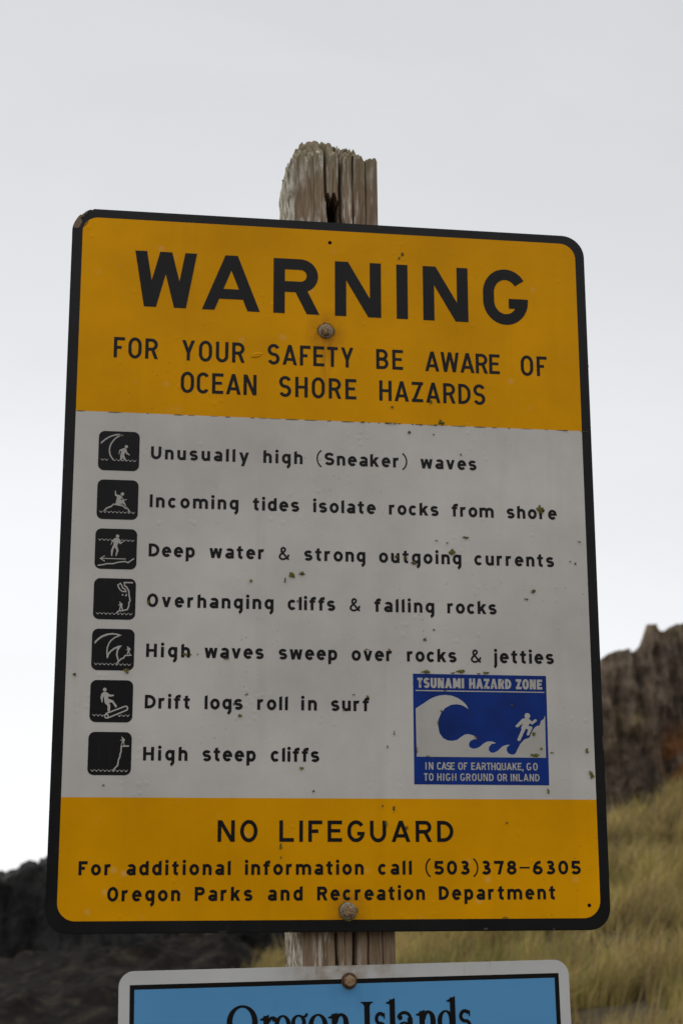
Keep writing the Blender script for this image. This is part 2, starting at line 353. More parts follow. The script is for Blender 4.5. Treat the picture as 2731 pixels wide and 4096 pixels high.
    if ch == 'j': return t*1.35, [B(t*.31, -.1, t*1.31, x), circ((t*.81, .975), t*.58, 20)]+th(ell(t*.81-.17, -.1, .17, .2, 0, -80, 10), t)
    if ch == 'k': w = W(.64); return w, [slant(0, t, 0, 1.04), D(t*.5, .22, w-t*.66, x, t), D(w-t*.6, 0, w*.42, .5, t)]
    if ch == 'l': return t, [slant(0, t, 0, 1.04)]
    if ch == 'm': w = W(1.04); q = (w+t)/2; return w, [B(0, 0, t, x), B(q-t, 0, q, x-.24), B(w-t, 0, w, x-.24)]+STAD(0, q, .1, x+.02, t, 0, 180, .95)+STAD(q-t, w, .1, x+.02, t, 0, 180, .95)
    if ch == 'n': w = W(.6); return w, [B(0, 0, t, x), B(w-t, 0, w, x-.26)]+STAD(0, w, .1, x+.02, t, 0, 180, .95)
    if ch == 'o': w = W(.65); return w, STAD(0, w, -.02, x+.02, t, 0, 360, 1.25)
    if ch == 'p': w = W(.62); return w, STAD(0, w, -.02, x+.02, t, 0, 360, 1.1)+[[(0, -.33), (t, -.28), (t, x), (0, x)]]
    if ch == 'r': w = W(.46); return w, [B(0, 0, t, x)]+th(ell(t*.5+.23, x-.31+.02, .23, .31-t*.5, 180, 68, 12), t)
    if ch == 's': w = W(.58); return w, [[(a, b-.02) for a, b in p] for p in S_path(w, x+.04, t*.96, 26)]
    if ch == 't': w = W(.46); a = w*.22; return w, [slant(a, a+t, .2, 1.0, .06), B(0, x-t*.82, w*.95, x)]+th(ell(a+t*.5+.2, .2, .2, .22-t*.5, 180, 275, 10), t)
    if ch == 'u': w = W(.6); return w, [B(w-t, 0, w, x), B(0, .26, t, x)]+STAD(0, w, -.02, x-.1, t, 180, 360, .95)
    if ch == 'v': w = W(.66); h_ = t*.6; return w, [[(a, b*x) for a, b in q] for q in (D(w/2, 0, h_, 1, t), D(w/2, 0, w-h_, 1, t))]
    if ch == 'w': w = W(.9); h_ = t*.55; a = w*.275; return w, [[(p, b*x) for p, b in q] for q in (D(a, 0, h_, 1, t), D(a, 0, w/2, 1, t*.9), D(w-a, 0, w/2, 1, t*.9), D(w-a, 0, w-h_, 1, t))]
    if ch == 'y': w = W(.72); h_ = t*.6; return w, [D(w/2, 0, h_, x, t), D(w*.36, -.33, w-h_, x, t)]
    raise ValueError(ch)
def word(txt, x0, x1, base, cap, t, k, kc=None):
    gl = [glyph(c, t, (kc or k) if c.isupper() else (k*.95 if c.isdigit() or c in '()–&' else k)) for c in txt]; tot = sum(g_[0] for g_ in gl)*cap
    gap = (x1-x0-tot)/max(1, len(gl)-1); out = []; x = x0
    for w_, ps in gl:
        out += [[(x+a*cap, base+b*cap) for a, b in p] for p in ps]; x += w_*cap+gap
    return out

ICONS= [('black square pictogram of a breaking wave curling over a wading figure', (-332.8, -276.1, 116.8, 173.6), [('s', [(-329.6, 155.4), (-327.0, 158.5), (-323.7, 161.4), (-319.7, 164.2), (-315.2, 166.6), (-310.6, 168.2), (-306.6, 168.9), (-303.7, 169.0)], 1.94), ('p', [(-307.2, 169.4), (-304.3, 169.7), (-298.8, 168.0), (-303.1, 166.2), (-306.5, 164.9), (-307.7, 165.9), (-304.9, 167.6)]), ('s', [(-304.8, 167.0), (-307.7, 165.2), (-310.5, 162.7), (-312.7, 159.9), (-315.4, 155.7), (-317.3, 150.7), (-317.7, 145.9), (-317.0, 140.5), (-315.1, 136.3), (-311.8, 132.1)], 1.88), ('w', (-329.5, 134.1), (-318.5, 133.9), 2), ('w', (-313.0, 133.9), (-279.7, 133.3), 6), ('c', (-294.4, 151.7), 2.34), ('p', [(-298.6, 149.3), (-296.5, 149.7), (-294.2, 148.3), (-292.9, 143.5), (-289.1, 140.0), (-289.2, 139.0), (-294.0, 140.9), (-295.9, 144.2), (-297.1, 139.1), (-294.6, 133.5), (-293.4, 132.0), (-296.3, 132.1), (-297.8, 133.4), (-299.5, 135.0), (-300.1, 133.3), (-300.9, 131.5), (-302.6, 132.0), (-302.4, 138.6), (-301.0, 145.4), (-302.9, 144.6), (-304.0, 139.8), (-304.6, 139.9), (-304.2, 146.5)])]), ('black square pictogram of a figure clambering on a rock among waves', (-332.5, -275.9, 46.9, 103.4), [('c', (-297.8, 83.2), 2.39), ('p', [(-308.3, 87.6), (-307.6, 88.0), (-307.0, 87.3), (-306.2, 82.6), (-304.0, 82.1), (-300.0, 81.0), (-297.9, 79.0), (-295.8, 75.1), (-291.5, 76.3), (-291.4, 75.6), (-295.5, 73.6), (-293.0, 68.8), (-293.0, 67.3), (-290.9, 63.8), (-289.5, 63.2), (-286.5, 58.6), (-287.3, 57.1), (-288.7, 57.7), (-290.3, 62.1), (-293.4, 62.0), (-297.5, 65.9), (-300.1, 66.0), (-309.3, 67.5), (-312.6, 64.0), (-318.5, 61.5), (-321.5, 57.8), (-322.9, 59.0), (-319.7, 63.2), (-313.2, 66.1), (-309.9, 69.3), (-306.9, 68.9), (-306.0, 74.0), (-305.1, 78.8), (-308.1, 80.9)]), ('n', [(-298.5, 78.1), (-300.2, 74.4), (-297.2, 75.4)]), ('n', [(-301.6, 68.3), (-296.5, 70.0), (-291.9, 63.7), (-292.9, 63.8), (-297.4, 68.2)]), ('w', (-329.2, 59.2), (-279.6, 58.7), 9)]), ('black square pictogram of a figure in deep water above a current arrow', (-332.9, -275.9, -23.3, 33.5), [('c', (-302.7, 23.0), 2.38), ('p', [(-307.2, 20.0), (-304.8, 20.6), (-300.8, 20.1), (-299.5, 18.1), (-298.5, 14.3), (-294.4, 16.0), (-294.0, 15.4), (-298.7, 11.8), (-301.2, 13.9), (-302.9, 9.5), (-300.7, 2.9), (-303.4, -5.0), (-304.7, -4.7), (-303.7, 3.2), (-305.8, 7.4), (-307.9, 4.3), (-309.2, -5.0), (-310.7, -5.1), (-311.2, 2.3), (-308.1, 10.6), (-307.7, 15.3), (-309.6, 14.3), (-311.3, 10.2), (-311.8, 10.5), (-310.4, 15.9)]), ('w', (-329.3, 19.8), (-279.4, 19.0), 9), ('s', [(-324.8, -8.8), (-290.5, -8.8)], 1.22), ('s', [(-319.1, -4.9), (-325.2, -8.9), (-319.1, -12.8)], 1.22), ('s', [(-328.6, -18.7), (-322.4, -17.7), (-315.2, -15.9), (-307.9, -15.9), (-301.3, -13.7), (-291.6, -12.3), (-287.3, -13.9), (-279.3, -7.8)], 1.71)]), ('black square pictogram of rocks falling from an overhanging cliff', (-332.6, -275.6, -93.3, -36.3), [('s', [(-279.6, -41.8), (-291.6, -41.8), (-291.0, -46.3), (-288.4, -47.8), (-285.2, -53.3), (-284.4, -60.1), (-283.0, -66.9), (-284.6, -70.1), (-284.6, -74.4), (-286.3, -79.1), (-293.2, -81.1), (-297.7, -81.2), (-301.3, -84.4)], 1.77), ('s', [(-300.3, -45.3), (-296.8, -43.1), (-294.9, -45.8), (-293.5, -49.8), (-290.5, -50.8), (-289.0, -54.3), (-293.4, -54.4), (-296.8, -52.3), (-299.1, -48.7), (-300.3, -45.3), (-298.5, -44.2)], 1.59), ('c', (-293.4, -59.1), 1.1), ('p', [(-287.7, -56.2), (-287.6, -60.2), (-289.5, -61.2), (-290.4, -60.0), (-288.7, -58.4)]), ('c', (-296.7, -69.4), 0.91), ('p', [(-296.2, -70.3), (-294.1, -70.6), (-293.2, -72.1), (-292.9, -73.7), (-293.9, -73.7), (-293.7, -74.6), (-292.1, -80.0), (-293.4, -80.1), (-295.2, -75.9), (-296.2, -80.4), (-297.7, -80.4), (-296.7, -75.3), (-296.5, -73.1), (-298.7, -74.0), (-298.9, -73.2), (-297.4, -72.2)]), ('w', (-328.9, -83.3), (-279.2, -83.7), 9)]), ('black square pictogram of double waves sweeping toward a figure on a jetty', (-332.7, -275.5, -163.0, -106.3), [('p', [(-329.2, -124.2), (-325.4, -119.9), (-320.3, -115.9), (-313.3, -113.1), (-305.7, -112.0), (-299.2, -112.8), (-292.8, -114.8), (-296.7, -116.2), (-298.7, -114.9), (-305.0, -114.2), (-311.5, -115.1), (-318.4, -118.0), (-323.6, -121.7), (-329.1, -127.7)]), ('s', [(-296.2, -115.5), (-302.6, -118.4), (-307.1, -122.2), (-309.9, -126.5), (-311.8, -132.2), (-312.2, -138.1), (-311.2, -146.5)], 1.77), ('p', [(-310.7, -139.6), (-307.3, -135.7), (-302.7, -132.0), (-297.5, -129.5), (-292.1, -128.7), (-294.5, -131.6), (-297.0, -136.1), (-297.7, -141.5), (-295.8, -149.2), (-297.2, -150.5), (-299.8, -142.7), (-299.6, -137.9), (-298.3, -132.8), (-302.1, -134.4), (-306.6, -138.0), (-309.4, -142.3), (-310.5, -146.4), (-312.4, -146.5)]), ('s', [(-279.0, -142.0), (-287.4, -142.5), (-289.7, -146.1), (-292.9, -147.3), (-296.3, -151.0), (-299.1, -154.0)], 1.77), ('c', (-284.5, -130.8), 0.88), ('p', [(-283.9, -131.5), (-282.5, -131.6), (-280.7, -133.1), (-280.5, -135.3), (-281.5, -135.3), (-281.8, -134.0), (-282.0, -137.0), (-280.8, -140.8), (-281.7, -141.0), (-283.3, -137.6), (-284.2, -141.0), (-285.5, -141.1), (-284.4, -137.0), (-284.1, -134.4), (-286.6, -135.3), (-286.6, -134.7), (-285.1, -133.5)]), ('w', (-329.1, -152.6), (-279.1, -153.2), 9)]), ('black square pictogram of a figure balancing on a rolling log in surf', (-332.6, -275.5, -233.1, -176.3), [('c', (-313.4, -189.3), 2.48), ('p', [(-315.4, -192.7), (-312.5, -192.2), (-309.0, -193.8), (-306.7, -196.0), (-301.1, -196.0), (-301.0, -197.8), (-306.4, -198.9), (-308.4, -198.2), (-308.5, -201.4), (-301.7, -203.9), (-296.2, -211.5), (-298.2, -213.7), (-302.8, -206.6), (-307.3, -207.0), (-305.3, -210.2), (-305.6, -218.7), (-308.7, -218.7), (-308.9, -211.4), (-312.9, -207.3), (-314.7, -197.7), (-315.7, -201.5), (-315.7, -206.5), (-317.0, -206.7), (-318.8, -199.8), (-317.7, -195.1)]), ('s', [(-311.3, -221.7), (-285.1, -211.3), (-283.1, -211.7), (-282.0, -214.0), (-283.2, -216.6), (-308.8, -227.6)], 1.77), ('r', (-310.0, -225.0), 3.07, 3.3, 1.65), ('w', (-329.1, -221.7), (-312.7, -222.3), 3), ('w', (-295.6, -222.3), (-279.1, -222.0), 3)]), ('black square pictogram of a figure at the edge of a high cliff', (-332.9, -275.4, -303.4, -246.1), [('s', [(-278.9, -264.6), (-289.0, -264.9), (-289.2, -272.6), (-290.4, -275.4), (-290.5, -278.9), (-292.2, -282.6), (-293.2, -290.4), (-296.5, -293.8), (-299.2, -297.2)], 1.83), ('c', (-288.5, -253.1), 0.88), ('p', [(-287.8, -253.9), (-286.2, -254.2), (-284.7, -255.8), (-284.7, -258.1), (-285.6, -258.1), (-285.6, -260.1), (-284.4, -264.0), (-285.4, -264.1), (-287.1, -259.5), (-288.4, -263.4), (-289.6, -263.3), (-288.3, -258.9), (-288.3, -256.7), (-290.8, -258.1), (-290.9, -257.5), (-289.3, -256.1)]), ('w', (-329.1, -295.4), (-279.2, -295.8), 9)])]
TSU_BOX= [(109.7, -160.8), (300.2, -161.1), (299.8, -313.2), (109.6, -312.9)]
TSU_WAVE= [(112.8, -209.1), (123.5, -202.4), (133.4, -195.8), (140.5, -192.6), (147.5, -190.7), (155.9, -189.9), (164.4, -190.9), (172.7, -193.9), (179.7, -198.6), (184.5, -203.4), (187.6, -209.3), (182.4, -205.8), (176.8, -203.5), (170.5, -202.6), (162.7, -203.7), (154.2, -208.3), (148.5, -215.5), (144.8, -223.8), (144.0, -232.0), (145.9, -242.8), (150.7, -249.6), (157.6, -252.9), (164.6, -253.3), (170.9, -251.8), (175.9, -248.0), (181.6, -244.5), (187.2, -243.8), (194.2, -245.7), (197.6, -249.1), (199.0, -250.5), (194.0, -250.9), (189.1, -253.3), (186.9, -257.4), (187.9, -261.5), (191.7, -263.7), (196.6, -263.7), (202.2, -261.3), (208.0, -256.5), (213.6, -253.7), (220.7, -253.7), (225.8, -255.9), (219.2, -257.1), (215.6, -261.2), (215.0, -265.3), (217.5, -268.7), (221.7, -269.3), (227.4, -266.8), (234.6, -260.3), (239.6, -258.3), (245.2, -257.8), (240.9, -261.7), (240.4, -265.7), (242.8, -269.8), (248.4, -271.8), (252.7, -270.4), (256.4, -263.6), (260.1, -256.7), (266.0, -250.5), (273.8, -247.7), (276.2, -241.5), (280.6, -234.5), (283.6, -232.0), (288.6, -230.6), (290.9, -224.1), (294.6, -222.0), (296.9, -216.7), (296.4, -275.5), (113.4, -275.4)]
TSU_MAN= [(267.6, -220.9), (272.5, -221.2), (275.6, -223.3), (277.4, -225.6), (282.5, -221.9), (285.0, -222.8), (284.5, -225.1), (277.9, -229.8), (274.5, -227.7), (272.5, -231.6), (277.9, -232.5), (278.1, -234.6), (273.2, -244.2), (270.7, -245.0), (269.7, -242.9), (272.1, -236.7), (268.5, -235.4), (260.3, -251.9), (257.4, -252.9), (256.0, -250.6), (262.8, -236.1), (261.9, -234.8), (264.5, -227.9), (258.0, -233.4), (254.8, -233.7), (254.1, -231.4), (264.0, -221.7)]
TSU_HEAD= ((271.4, -217.7), 4.0600000000000005)
TSU_LINE= ([(113.0, -184.3), (297.1, -184.3)], 1.4)
CHIP= [(-381.2, 442.0), (-380.9, 457.7), (-381.4, 467.5), (-381.5, 474.9), (-380.0, 481.4), (-378.4, 482.7), (-378.6, 484.7), (-375.5, 490.6), (-372.9, 494.7), (-370.3, 497.6), (-368.5, 497.3), (-365.4, 500.1), (-364.3, 501.9), (-362.5, 502.0), (-361.4, 503.6), (-358.3, 505.8), (-355.1, 506.8), (-353.3, 506.1), (-350.8, 508.0), (-321.4, 508.9)]
BROWN= [(-379.8, 479.9), (-378.4, 484.7), (-375.3, 490.4), (-372.7, 494.5), (-370.3, 497.3), (-368.5, 497.0), (-365.3, 499.8), (-361.4, 503.3), (-359.4, 504.5), (-360.0, 501.5), (-361.3, 499.1), (-363.5, 499.5), (-365.2, 494.7), (-369.5, 493.2), (-369.6, 490.9), (-367.7, 488.6), (-367.2, 485.6), (-369.3, 482.0), (-369.7, 479.0), (-373.6, 476.1), (-376.8, 476.1), (-379.1, 477.5)]
INNER_TL= [(-366.8, 442.9), (-366.9, 473.3), (-366.6, 476.8), (-363.8, 481.4), (-362.1, 484.9), (-357.7, 489.2), (-353.7, 492.2), (-349.2, 494.2), (-344.2, 494.7), (-321.0, 494.8)]
RUST= [(-365.5, 478.3), (-364.7, 480.3), (-362.9, 482.4), (-358.2, 489.2), (-358.5, 486.7), (-360.7, 482.6), (-362.4, 480.7)]
MOSS= [(102.0, 462.7, 6.1, 5.6, 1), (96.7, 456.6, 3.9, 4.5, 1), (84.3, 225.4, 4.5, 5.0, 0), (140.9, 236.2, 5.6, 6.7, 0), (156.0, 205.4, 11.2, 10.1, 0), (40.7, 201.0, 10.1, 1.7, 1), (82.7, 201.0, 25.1, 2.0, 1), (126.3, 200.7, 11.2, 1.1, 1), (147.4, 201.0, 8.4, 2.2, 1), (187.1, 200.8, 19.6, 1.1, 1), (342.1, 200.6, 14.0, 1.4, 2), (108.4, 188.5, 6.1, 5.0, 1), (144.7, 186.5, 3.4, 2.2, 1), (184.0, 158.4, 3.4, 2.8, 1), (299.7, 79.5, 12.8, 14.0, 0), (167.9, 12.3, 11.2, 12.3, 0), (112.8, -3.8, 8.4, 7.3, 1), (88.2, 5.2, 5.6, 6.1, 1), (100.8, 3.6, 4.5, 7.3, 1), (161.3, 26.9, 6.1, 2.8, 0), (146.0, 29.8, 7.3, 1.4, 1), (189.3, 35.3, 12.3, 5.0, 1), (356.8, 33.9, 6.7, 2.2, 1), (342.0, 4.5, 3.9, 1.7, 1), (348.5, 1.6, 3.9, 3.4, 2), (285.4, -39.6, 7.8, 7.8, 1), (274.7, -52.0, 7.3, 3.4, 1), (-60.8, -25.4, 11.2, 10.1, 0), (-46.6, -23.1, 9.5, 6.7, 1), (-69.9, -33.7, 2.8, 8.4, 1), (-117.6, -34.9, 5.0, 6.7, 0), (-304.3, 168.0, 6.1, 2.2, 1), (-354.3, -169.1, 4.8, 5.8, 1), (-285.4, -163.3, 8.4, 7.9, 0), (-206.9, -139.7, 7.9, 3.7, 0), (-199.1, -139.5, 3.7, 3.2, 0), (-189.4, -139.1, 2.6, 2.1, 0), (-149.3, -144.7, 11.6, 2.1, 1), (-121.1, -192.9, 4.8, 2.6, 1), (-130.7, -221.7, 9.0, 5.8, 0), (-138.5, -206.7, 3.2, 5.3, 1), (-46.2, -292.5, 6.3, 5.3, 0), (-29.1, -322.9, 3.7, 3.2, 0), (-311.2, -316.6, 3.7, 2.1, 1), (-258.1, -69.2, 3.2, 7.9, 0), (-52.3, -62.7, 2.6, 4.8, 1), (127.2, -112.7, 5.8, 5.3, 1), (140.6, -98.6, 4.8, 2.6, 1), (76.2, -127.9, 4.8, 5.3, 2), (44.3, -128.0, 11.6, 2.1, 1), (26.5, -191.3, 6.9, 2.1, 1), (45.7, -193.7, 4.2, 4.8, 2), (12.3, -212.6, 3.2, 2.6, 1), (127.9, -158.1, 17.4, 4.8, 0), (166.1, -159.1, 10.6, 2.6, 1), (177.1, -156.8, 13.7, 7.4, 0), (203.0, -159.6, 9.5, 2.1, 1), (213.5, -158.3, 13.2, 3.7, 0), (250.0, -203.4, 5.3, 3.7, 1), (279.9, -242.5, 7.4, 6.9, 0), (290.2, -263.1, 4.8, 4.2, 0), (282.3, -272.1, 17.4, 5.8, 0), (113.7, -266.5, 2.6, 11.6, 0), (128.9, -274.5, 8.4, 1.3, 1), (149.3, -212.2, 3.2, 5.3, 1), (143.9, -228.1, 2.1, 7.9, 1), (196.9, -248.1, 3.7, 2.6, 2), (303.8, -268.3, 6.3, 2.1, 0), (355.5, -265.7, 5.3, 11.6, 0), (361.1, -297.9, 7.9, 16.9, 0), (298.4, -321.4, 3.7, 9.0, 0), (72.8, -262.5, 3.2, 4.8, 1), (82.3, -244.6, 2.1, 9.5, 1), (-73.4, -396.8, 4.2, 12.0, 0), (-72.8, -410.5, 2.4, 3.6, 0), (80.8, -346.0, 3.0, 12.0, 1), (65.7, -341.7, 2.4, 6.0, 1), (70.0, -366.4, 4.2, 10.8, 0), (237.8, -364.6, 4.2, 3.0, 1), (98.6, -371.3, 5.4, 6.0, 2), (232.2, -490.6, 13.8, 1.8, 0), (119.7, -174.0, 2.5, 6.8, 1), (151.0, -168.7, 3.0, 5.5, 0), (191.4, -178.1, 2.5, 3.3, 1), (212.6, -178.8, 3.5, 2.2, 1), (224.1, -174.5, 3.0, 5.5, 1), (236.3, -168.1, 3.8, 3.0, 1), (164.7, -286.0, 3.0, 5.5, 0), (205.2, -285.1, 3.5, 4.9, 1), (235.3, -288.2, 4.1, 7.6, 1), (281.0, -289.2, 3.5, 5.5, 1), (165.0, -302.2, 3.5, 8.2, 0), (208.2, -303.3, 2.7, 5.5, 1), (255.2, -304.3, 2.7, 6.8, 1), (154.6, -184.0, 16.4, 1.2, 0)]
# ------------------------------------------------------------------ warning sign
ws = empty('warning_sign', (0, 0, SIGN_Z-HB), 'tall rounded yellow and white WARNING sign with black edge bolted to the weathered post', 'sign')
# board outline with the broken upper left corner
outline = rrect(-381, 381, -508, 508, [34, 0, 30, 30])
n_ = 11
tl = [(x, z) for x, z in CHIP[::-1]]
tl = [(min(max(x, -381), 381), min(z, 508.0)) for x, z in tl]
body_o = outline[:n_]+tl+outline[2*n_:]
bm = bmesh.new(); f_ = bm.faces.new([bm.verts.new((x*.001, 0, z*.001+HB)) for x, z in body_o])
bm.normal_update()
if f_.normal.y > 0: f_.normal_flip()
ex = bmesh.ops.extrude_face_region(bm, geom=[f_]); vs_ = [e for e in ex['geom'] if isinstance(e, bmesh.types.BMVert)]
for v_ in vs_: v_.co.y += 0.015
bmesh.ops.recalc_face_normals(bm, faces=bm.faces)
ee = [e for e in bm.edges if all(abs(v_.co.y) < 1e-6 for v_ in e.verts)]
bmesh.ops.bevel(bm, geom=ee, offset=0.0012, segments=2, affect='EDGES')
bm_obj('board', bm, M['board_black'], ws)
inner = rrect(-366, 366.6, -492, 494.3, [24, 22, 24, 24], 14)
def clipz(poly, z, keep_above):
    out = []
    for i, p in enumerate(poly):
        q = poly[(i+1) % len(poly)]; a = (p[1] >= z) == keep_above; b = (q[1] >= z) == keep_above
        if a: out.append(p)
        if a != b: u = (z-p[1])/(q[1]-p[1]); out.append((p[0]+u*(q[0]-p[0]), z))
    return out
def rag(x, amp=0.35): return amp*noise.noise(Vector((x*0.11, 3.1, 0)))+amp*0.6*noise.noise(Vector((x*0.5, 9.1, 0)))
seam = [(x, 201.2+rag(x)-0.0015*x) for x in np.linspace(-366, 366.6, 180)]
upper = clipz(inner, 201.2, True)
up_arc = [p for p in upper if p[1] > 202]
flat('upper_band', [seam+up_arc], M['yellow'], ws, -0.0003)
flat('message_panel', [[(-366, -332.5), (366.6, -332.5)]+seam[::-1]], M['white'], ws, -0.0003)
flat('lower_band', [clipz(inner, -332.5, False)], M['yellow'], ws, -0.0003)
rdg = random.Random(5); gq = []
x = -366.0
while x < 366:
    l_ = rdg.uniform(3, 22); h_ = rdg.uniform(.25, .8); z = 201.2-.0015*x+rag(x)
    gq.append([(x, z-h_), (x+l_*.5, z-h_*1.2+rag(x+l_*.5)*.5), (x+l_, z-h_*.4), (x+l_*.6, z+h_*.7), (x+l_*.2, z+h_*.5)]); x += l_+rdg.uniform(0, 26)*(1.4 if x < -100 else .7)
for g_ in gq: flat('grime', [g_], M['moss1'], ws, -0.0006)
flat('chipped_corner', [BROWN], M['core'], ws, -0.0006, label='bare brown plywood where the corner is broken')
flat('rust_streak', [RUST], M['rust'], ws, -0.0006)
for cx, cz, cw, chh, sd_ in ((67, 502, 7, 3, 1), (379.6, -252, 3.5, 30, 2), (205, -505, 9, 4, 3), (379.8, 302, 3, 7, 4), (-150, -506.5, 16, 2, 5), (300, -506, 5, 3, 6), (-379.5, 120, 2.5, 12, 7), (-60, -506.8, 9, 1.8, 8)):
    flat('edge_chip', [[(cx+cw/2*math.cos(a_)*(.7+.5*noise.noise(Vector((a_, sd_, 0)))), max(-507, min(507, cz+chh/2*math.sin(a_)*(.7+.5*noise.noise(Vector((a_, sd_, 5))))))) for a_ in np.linspace(0, 6.28, 16)[:-1]]], M['chip'], ws, -0.0008)
flat('nail_hole', [circ((-6.5, 475.3), 2.7)], M['hole'], ws, -0.0006)  # flat black disc, the hole's inner shade as plain colour
flat('nail_hole', [circ((350.8, -474.9), 2.5)], M['hole'], ws, -0.0006)

# lettering: one part per line of writing
def line(style, words, cap, base, t, k, kc=None, mat='black', y=-0.0006, parent=None):
    for txt, x0, x1 in words:
        flat('lettering', word(txt, x0, x1, base, cap, t, k, kc), M[mat], parent or ws, y, label=style+' reading '+txt)
WIDE = [('W', -290.4, -200.7), ('A', -193, -108.6), ('R', -89.4, -22), ('N', 0.9, 69.4), ('I', 92.5, 109.3), ('N', 132.2, 200), ('G', 222.9, 291.1)]
P = []
for ch, x0, x1 in WIDE:
    w0, _ = glyph(ch, .197, 1.0); kk = (x1-x0)/84.9/w0
    w1, ps = glyph(ch, .197, kk if ch != 'I' else 1)
    P += [[(x0+a*84.9, 361.6+b*84.9) for a, b in p] for p in ps]
flat('lettering', P, M['black'], ws, -0.0006, label='large bold black word WARNING')
line('narrow black capitals', [('FOR', -316.2, -253.7), ('YOUR', -220.2, -129.9), ('SAFETY', -97, 28.2), ('BE', 61.4, 101), ('AWARE', 133.7, 245.5), ('OF', 277.3, 316.8)], 30.4, 282.9, .152, .95)
line('narrow black capitals', [('OCEAN', -220.6, -112.6), ('SHORE', -80.1, 31.9), ('HAZARDS', 65.6, 222.4)], 30.6, 234.9, .152, .95)
LT = .222
for base, words in ((135.5, [('Unusually', -260, -121.9), ('high', -101.8, -45.8), ('(Sneaker)', -25.7, 105.2), ('waves', 124.5, 207)]),
                    (65.9, [('Incoming', -259.9, -136.2), ('tides', -116, -50.4), ('isolate', -30.5, 59), ('rocks', 78, 150), ('from', 169.2, 230.7), ('shore', 249.9, 324)]),
                    (-4.1, [('Deep', -259.6, -196), ('water', -175.8, -98.6), ('&', -79, -63.6), ('strong', -43.1, 43.7), ('outgoing', 63.1, 181.8), ('currents', 200.7, 317.6)]),
                    (-74.6, [('Overhanging', -260, -85.7), ('cliffs', -66, .7), ('&', 21, 36.7), ('falling', 56, 141.5), ('rocks', 160.2, 231.4)]),
                    (-143.9, [('High', -259.4, -199.8), ('waves', -180.2, -98.7), ('sweep', -78, 3.3), ('over', 23.5, 81.4), ('rocks', 101.5, 172.1), ('&', 192.4, 208.1), ('jetties', 225.1, 312.5)]),
                    (-213.8, [('Drift', -259.4, -198.2), ('logs', -178.7, -126.9), ('roll', -107, -64.9), ('in', -46.7, -25), ('surf', -5.3, 48)]),
                    (-283.6, [('High', -259.8, -200.4), ('steep', -180.3, -108.4), ('cliffs', -88, -21.5)])):
    line('bold black lettering', words, 18.3, base, LT, 1.1, 1.28)
line('black capitals', [('NO', -158.3, -104.9), ('LIFEGUARD', -75.5, 163)], 28.2, -390.2, .175, 1.27)
line('bold black lettering', [('For', -339.9, -297.2), ('additional', -277.4, -140.2), ('information', -121.3, 38.8), ('call', 58.4, 104.7), ('(503)378–6305', 123.6, 340.6)], 18, -433.4, LT, 1.1, 1.22)
line('bold black lettering', [('Oregon', -301.6, -206.4), ('Parks', -187.2, -110.8), ('and', -90.4, -43.8), ('Recreation', -24.2, 122.2), ('Department', 141.4, 303.7)], 18, -466.8, LT, 1.1, 1.22)

# pictograms
for label, (x0, x1, z0, z1), shapes in ICONS:
    sq = flat('pictogram', [rrect(x0, x1, z0, z1, 8.4)], M['black'], ws, -0.0006, label=label)
    pos = []; neg = []
    for s_ in shapes:
        if s_[0] == 'p': pos.append(s_[1])
        elif s_[0] == 'n': neg.append(s_[1])
        elif s_[0] == 's': pos += th(s_[1], s_[2])
        elif s_[0] == 'c': pos.append(circ(s_[1], s_[2]))
        elif s_[0] == 'w': pos += scallops(s_[1], s_[2], s_[3])
        elif s_[0] == 'r':
            (cx, cz), rx, rz, t_ = s_[1:]; pos += th([(cx+(rx-t_/2)*math.cos(2*math.pi*i/28), cz+(rz-t_/2)*math.sin(2*math.pi*i/28)) for i in range(28)], t_, True)
    flat('figure', pos, M['pict_white'], sq, -0.0009, neg)
# tsunami panel
tp = flat('tsunami_panel', [TSU_BOX[::-1]], M['blue'], ws, -0.0006, label='royal blue TSUNAMI HAZARD ZONE panel with white wave and climbing figure')
flat('wave_emblem', [TSU_WAVE], M['pict_white'], tp, -0.0009)
flat('climbing_figure', [TSU_MAN, circ(*TSU_HEAD)], M['pict_white'], tp, -0.0010)
flat('rule_line', th(TSU_LINE[0], TSU_LINE[1]), M['pict_white'], tp, -0.0009)
line('heavy white capitals', [('TSUNAMI', 115.6, 182), ('HAZARD', 189.2, 249.5), ('ZONE', 256.1, 294.2)], 14, -180.4, .245, 1.0, None, 'pict_white', -0.0009, tp)
line('white capitals', [('IN', 125.4, 136.5), ('CASE', 141.7, 166.3), ('OF', 171.3, 184.4), ('EARTHQUAKE,', 189.6, 263.6), ('GO', 268.2, 284)], 10.1, -292.9, .17, 1.0, None, 'pict_white', -0.0009, tp)
line('white capitals', [('TO', 123.1, 136.5), ('HIGH', 141.5, 168.5), ('GROUND', 174, 220.9), ('OR', 226.2, 240.3), ('INLAND', 245.1, 286.2)], 10.1, -308, .17, 1.0, None, 'pict_white', -0.0009, tp)

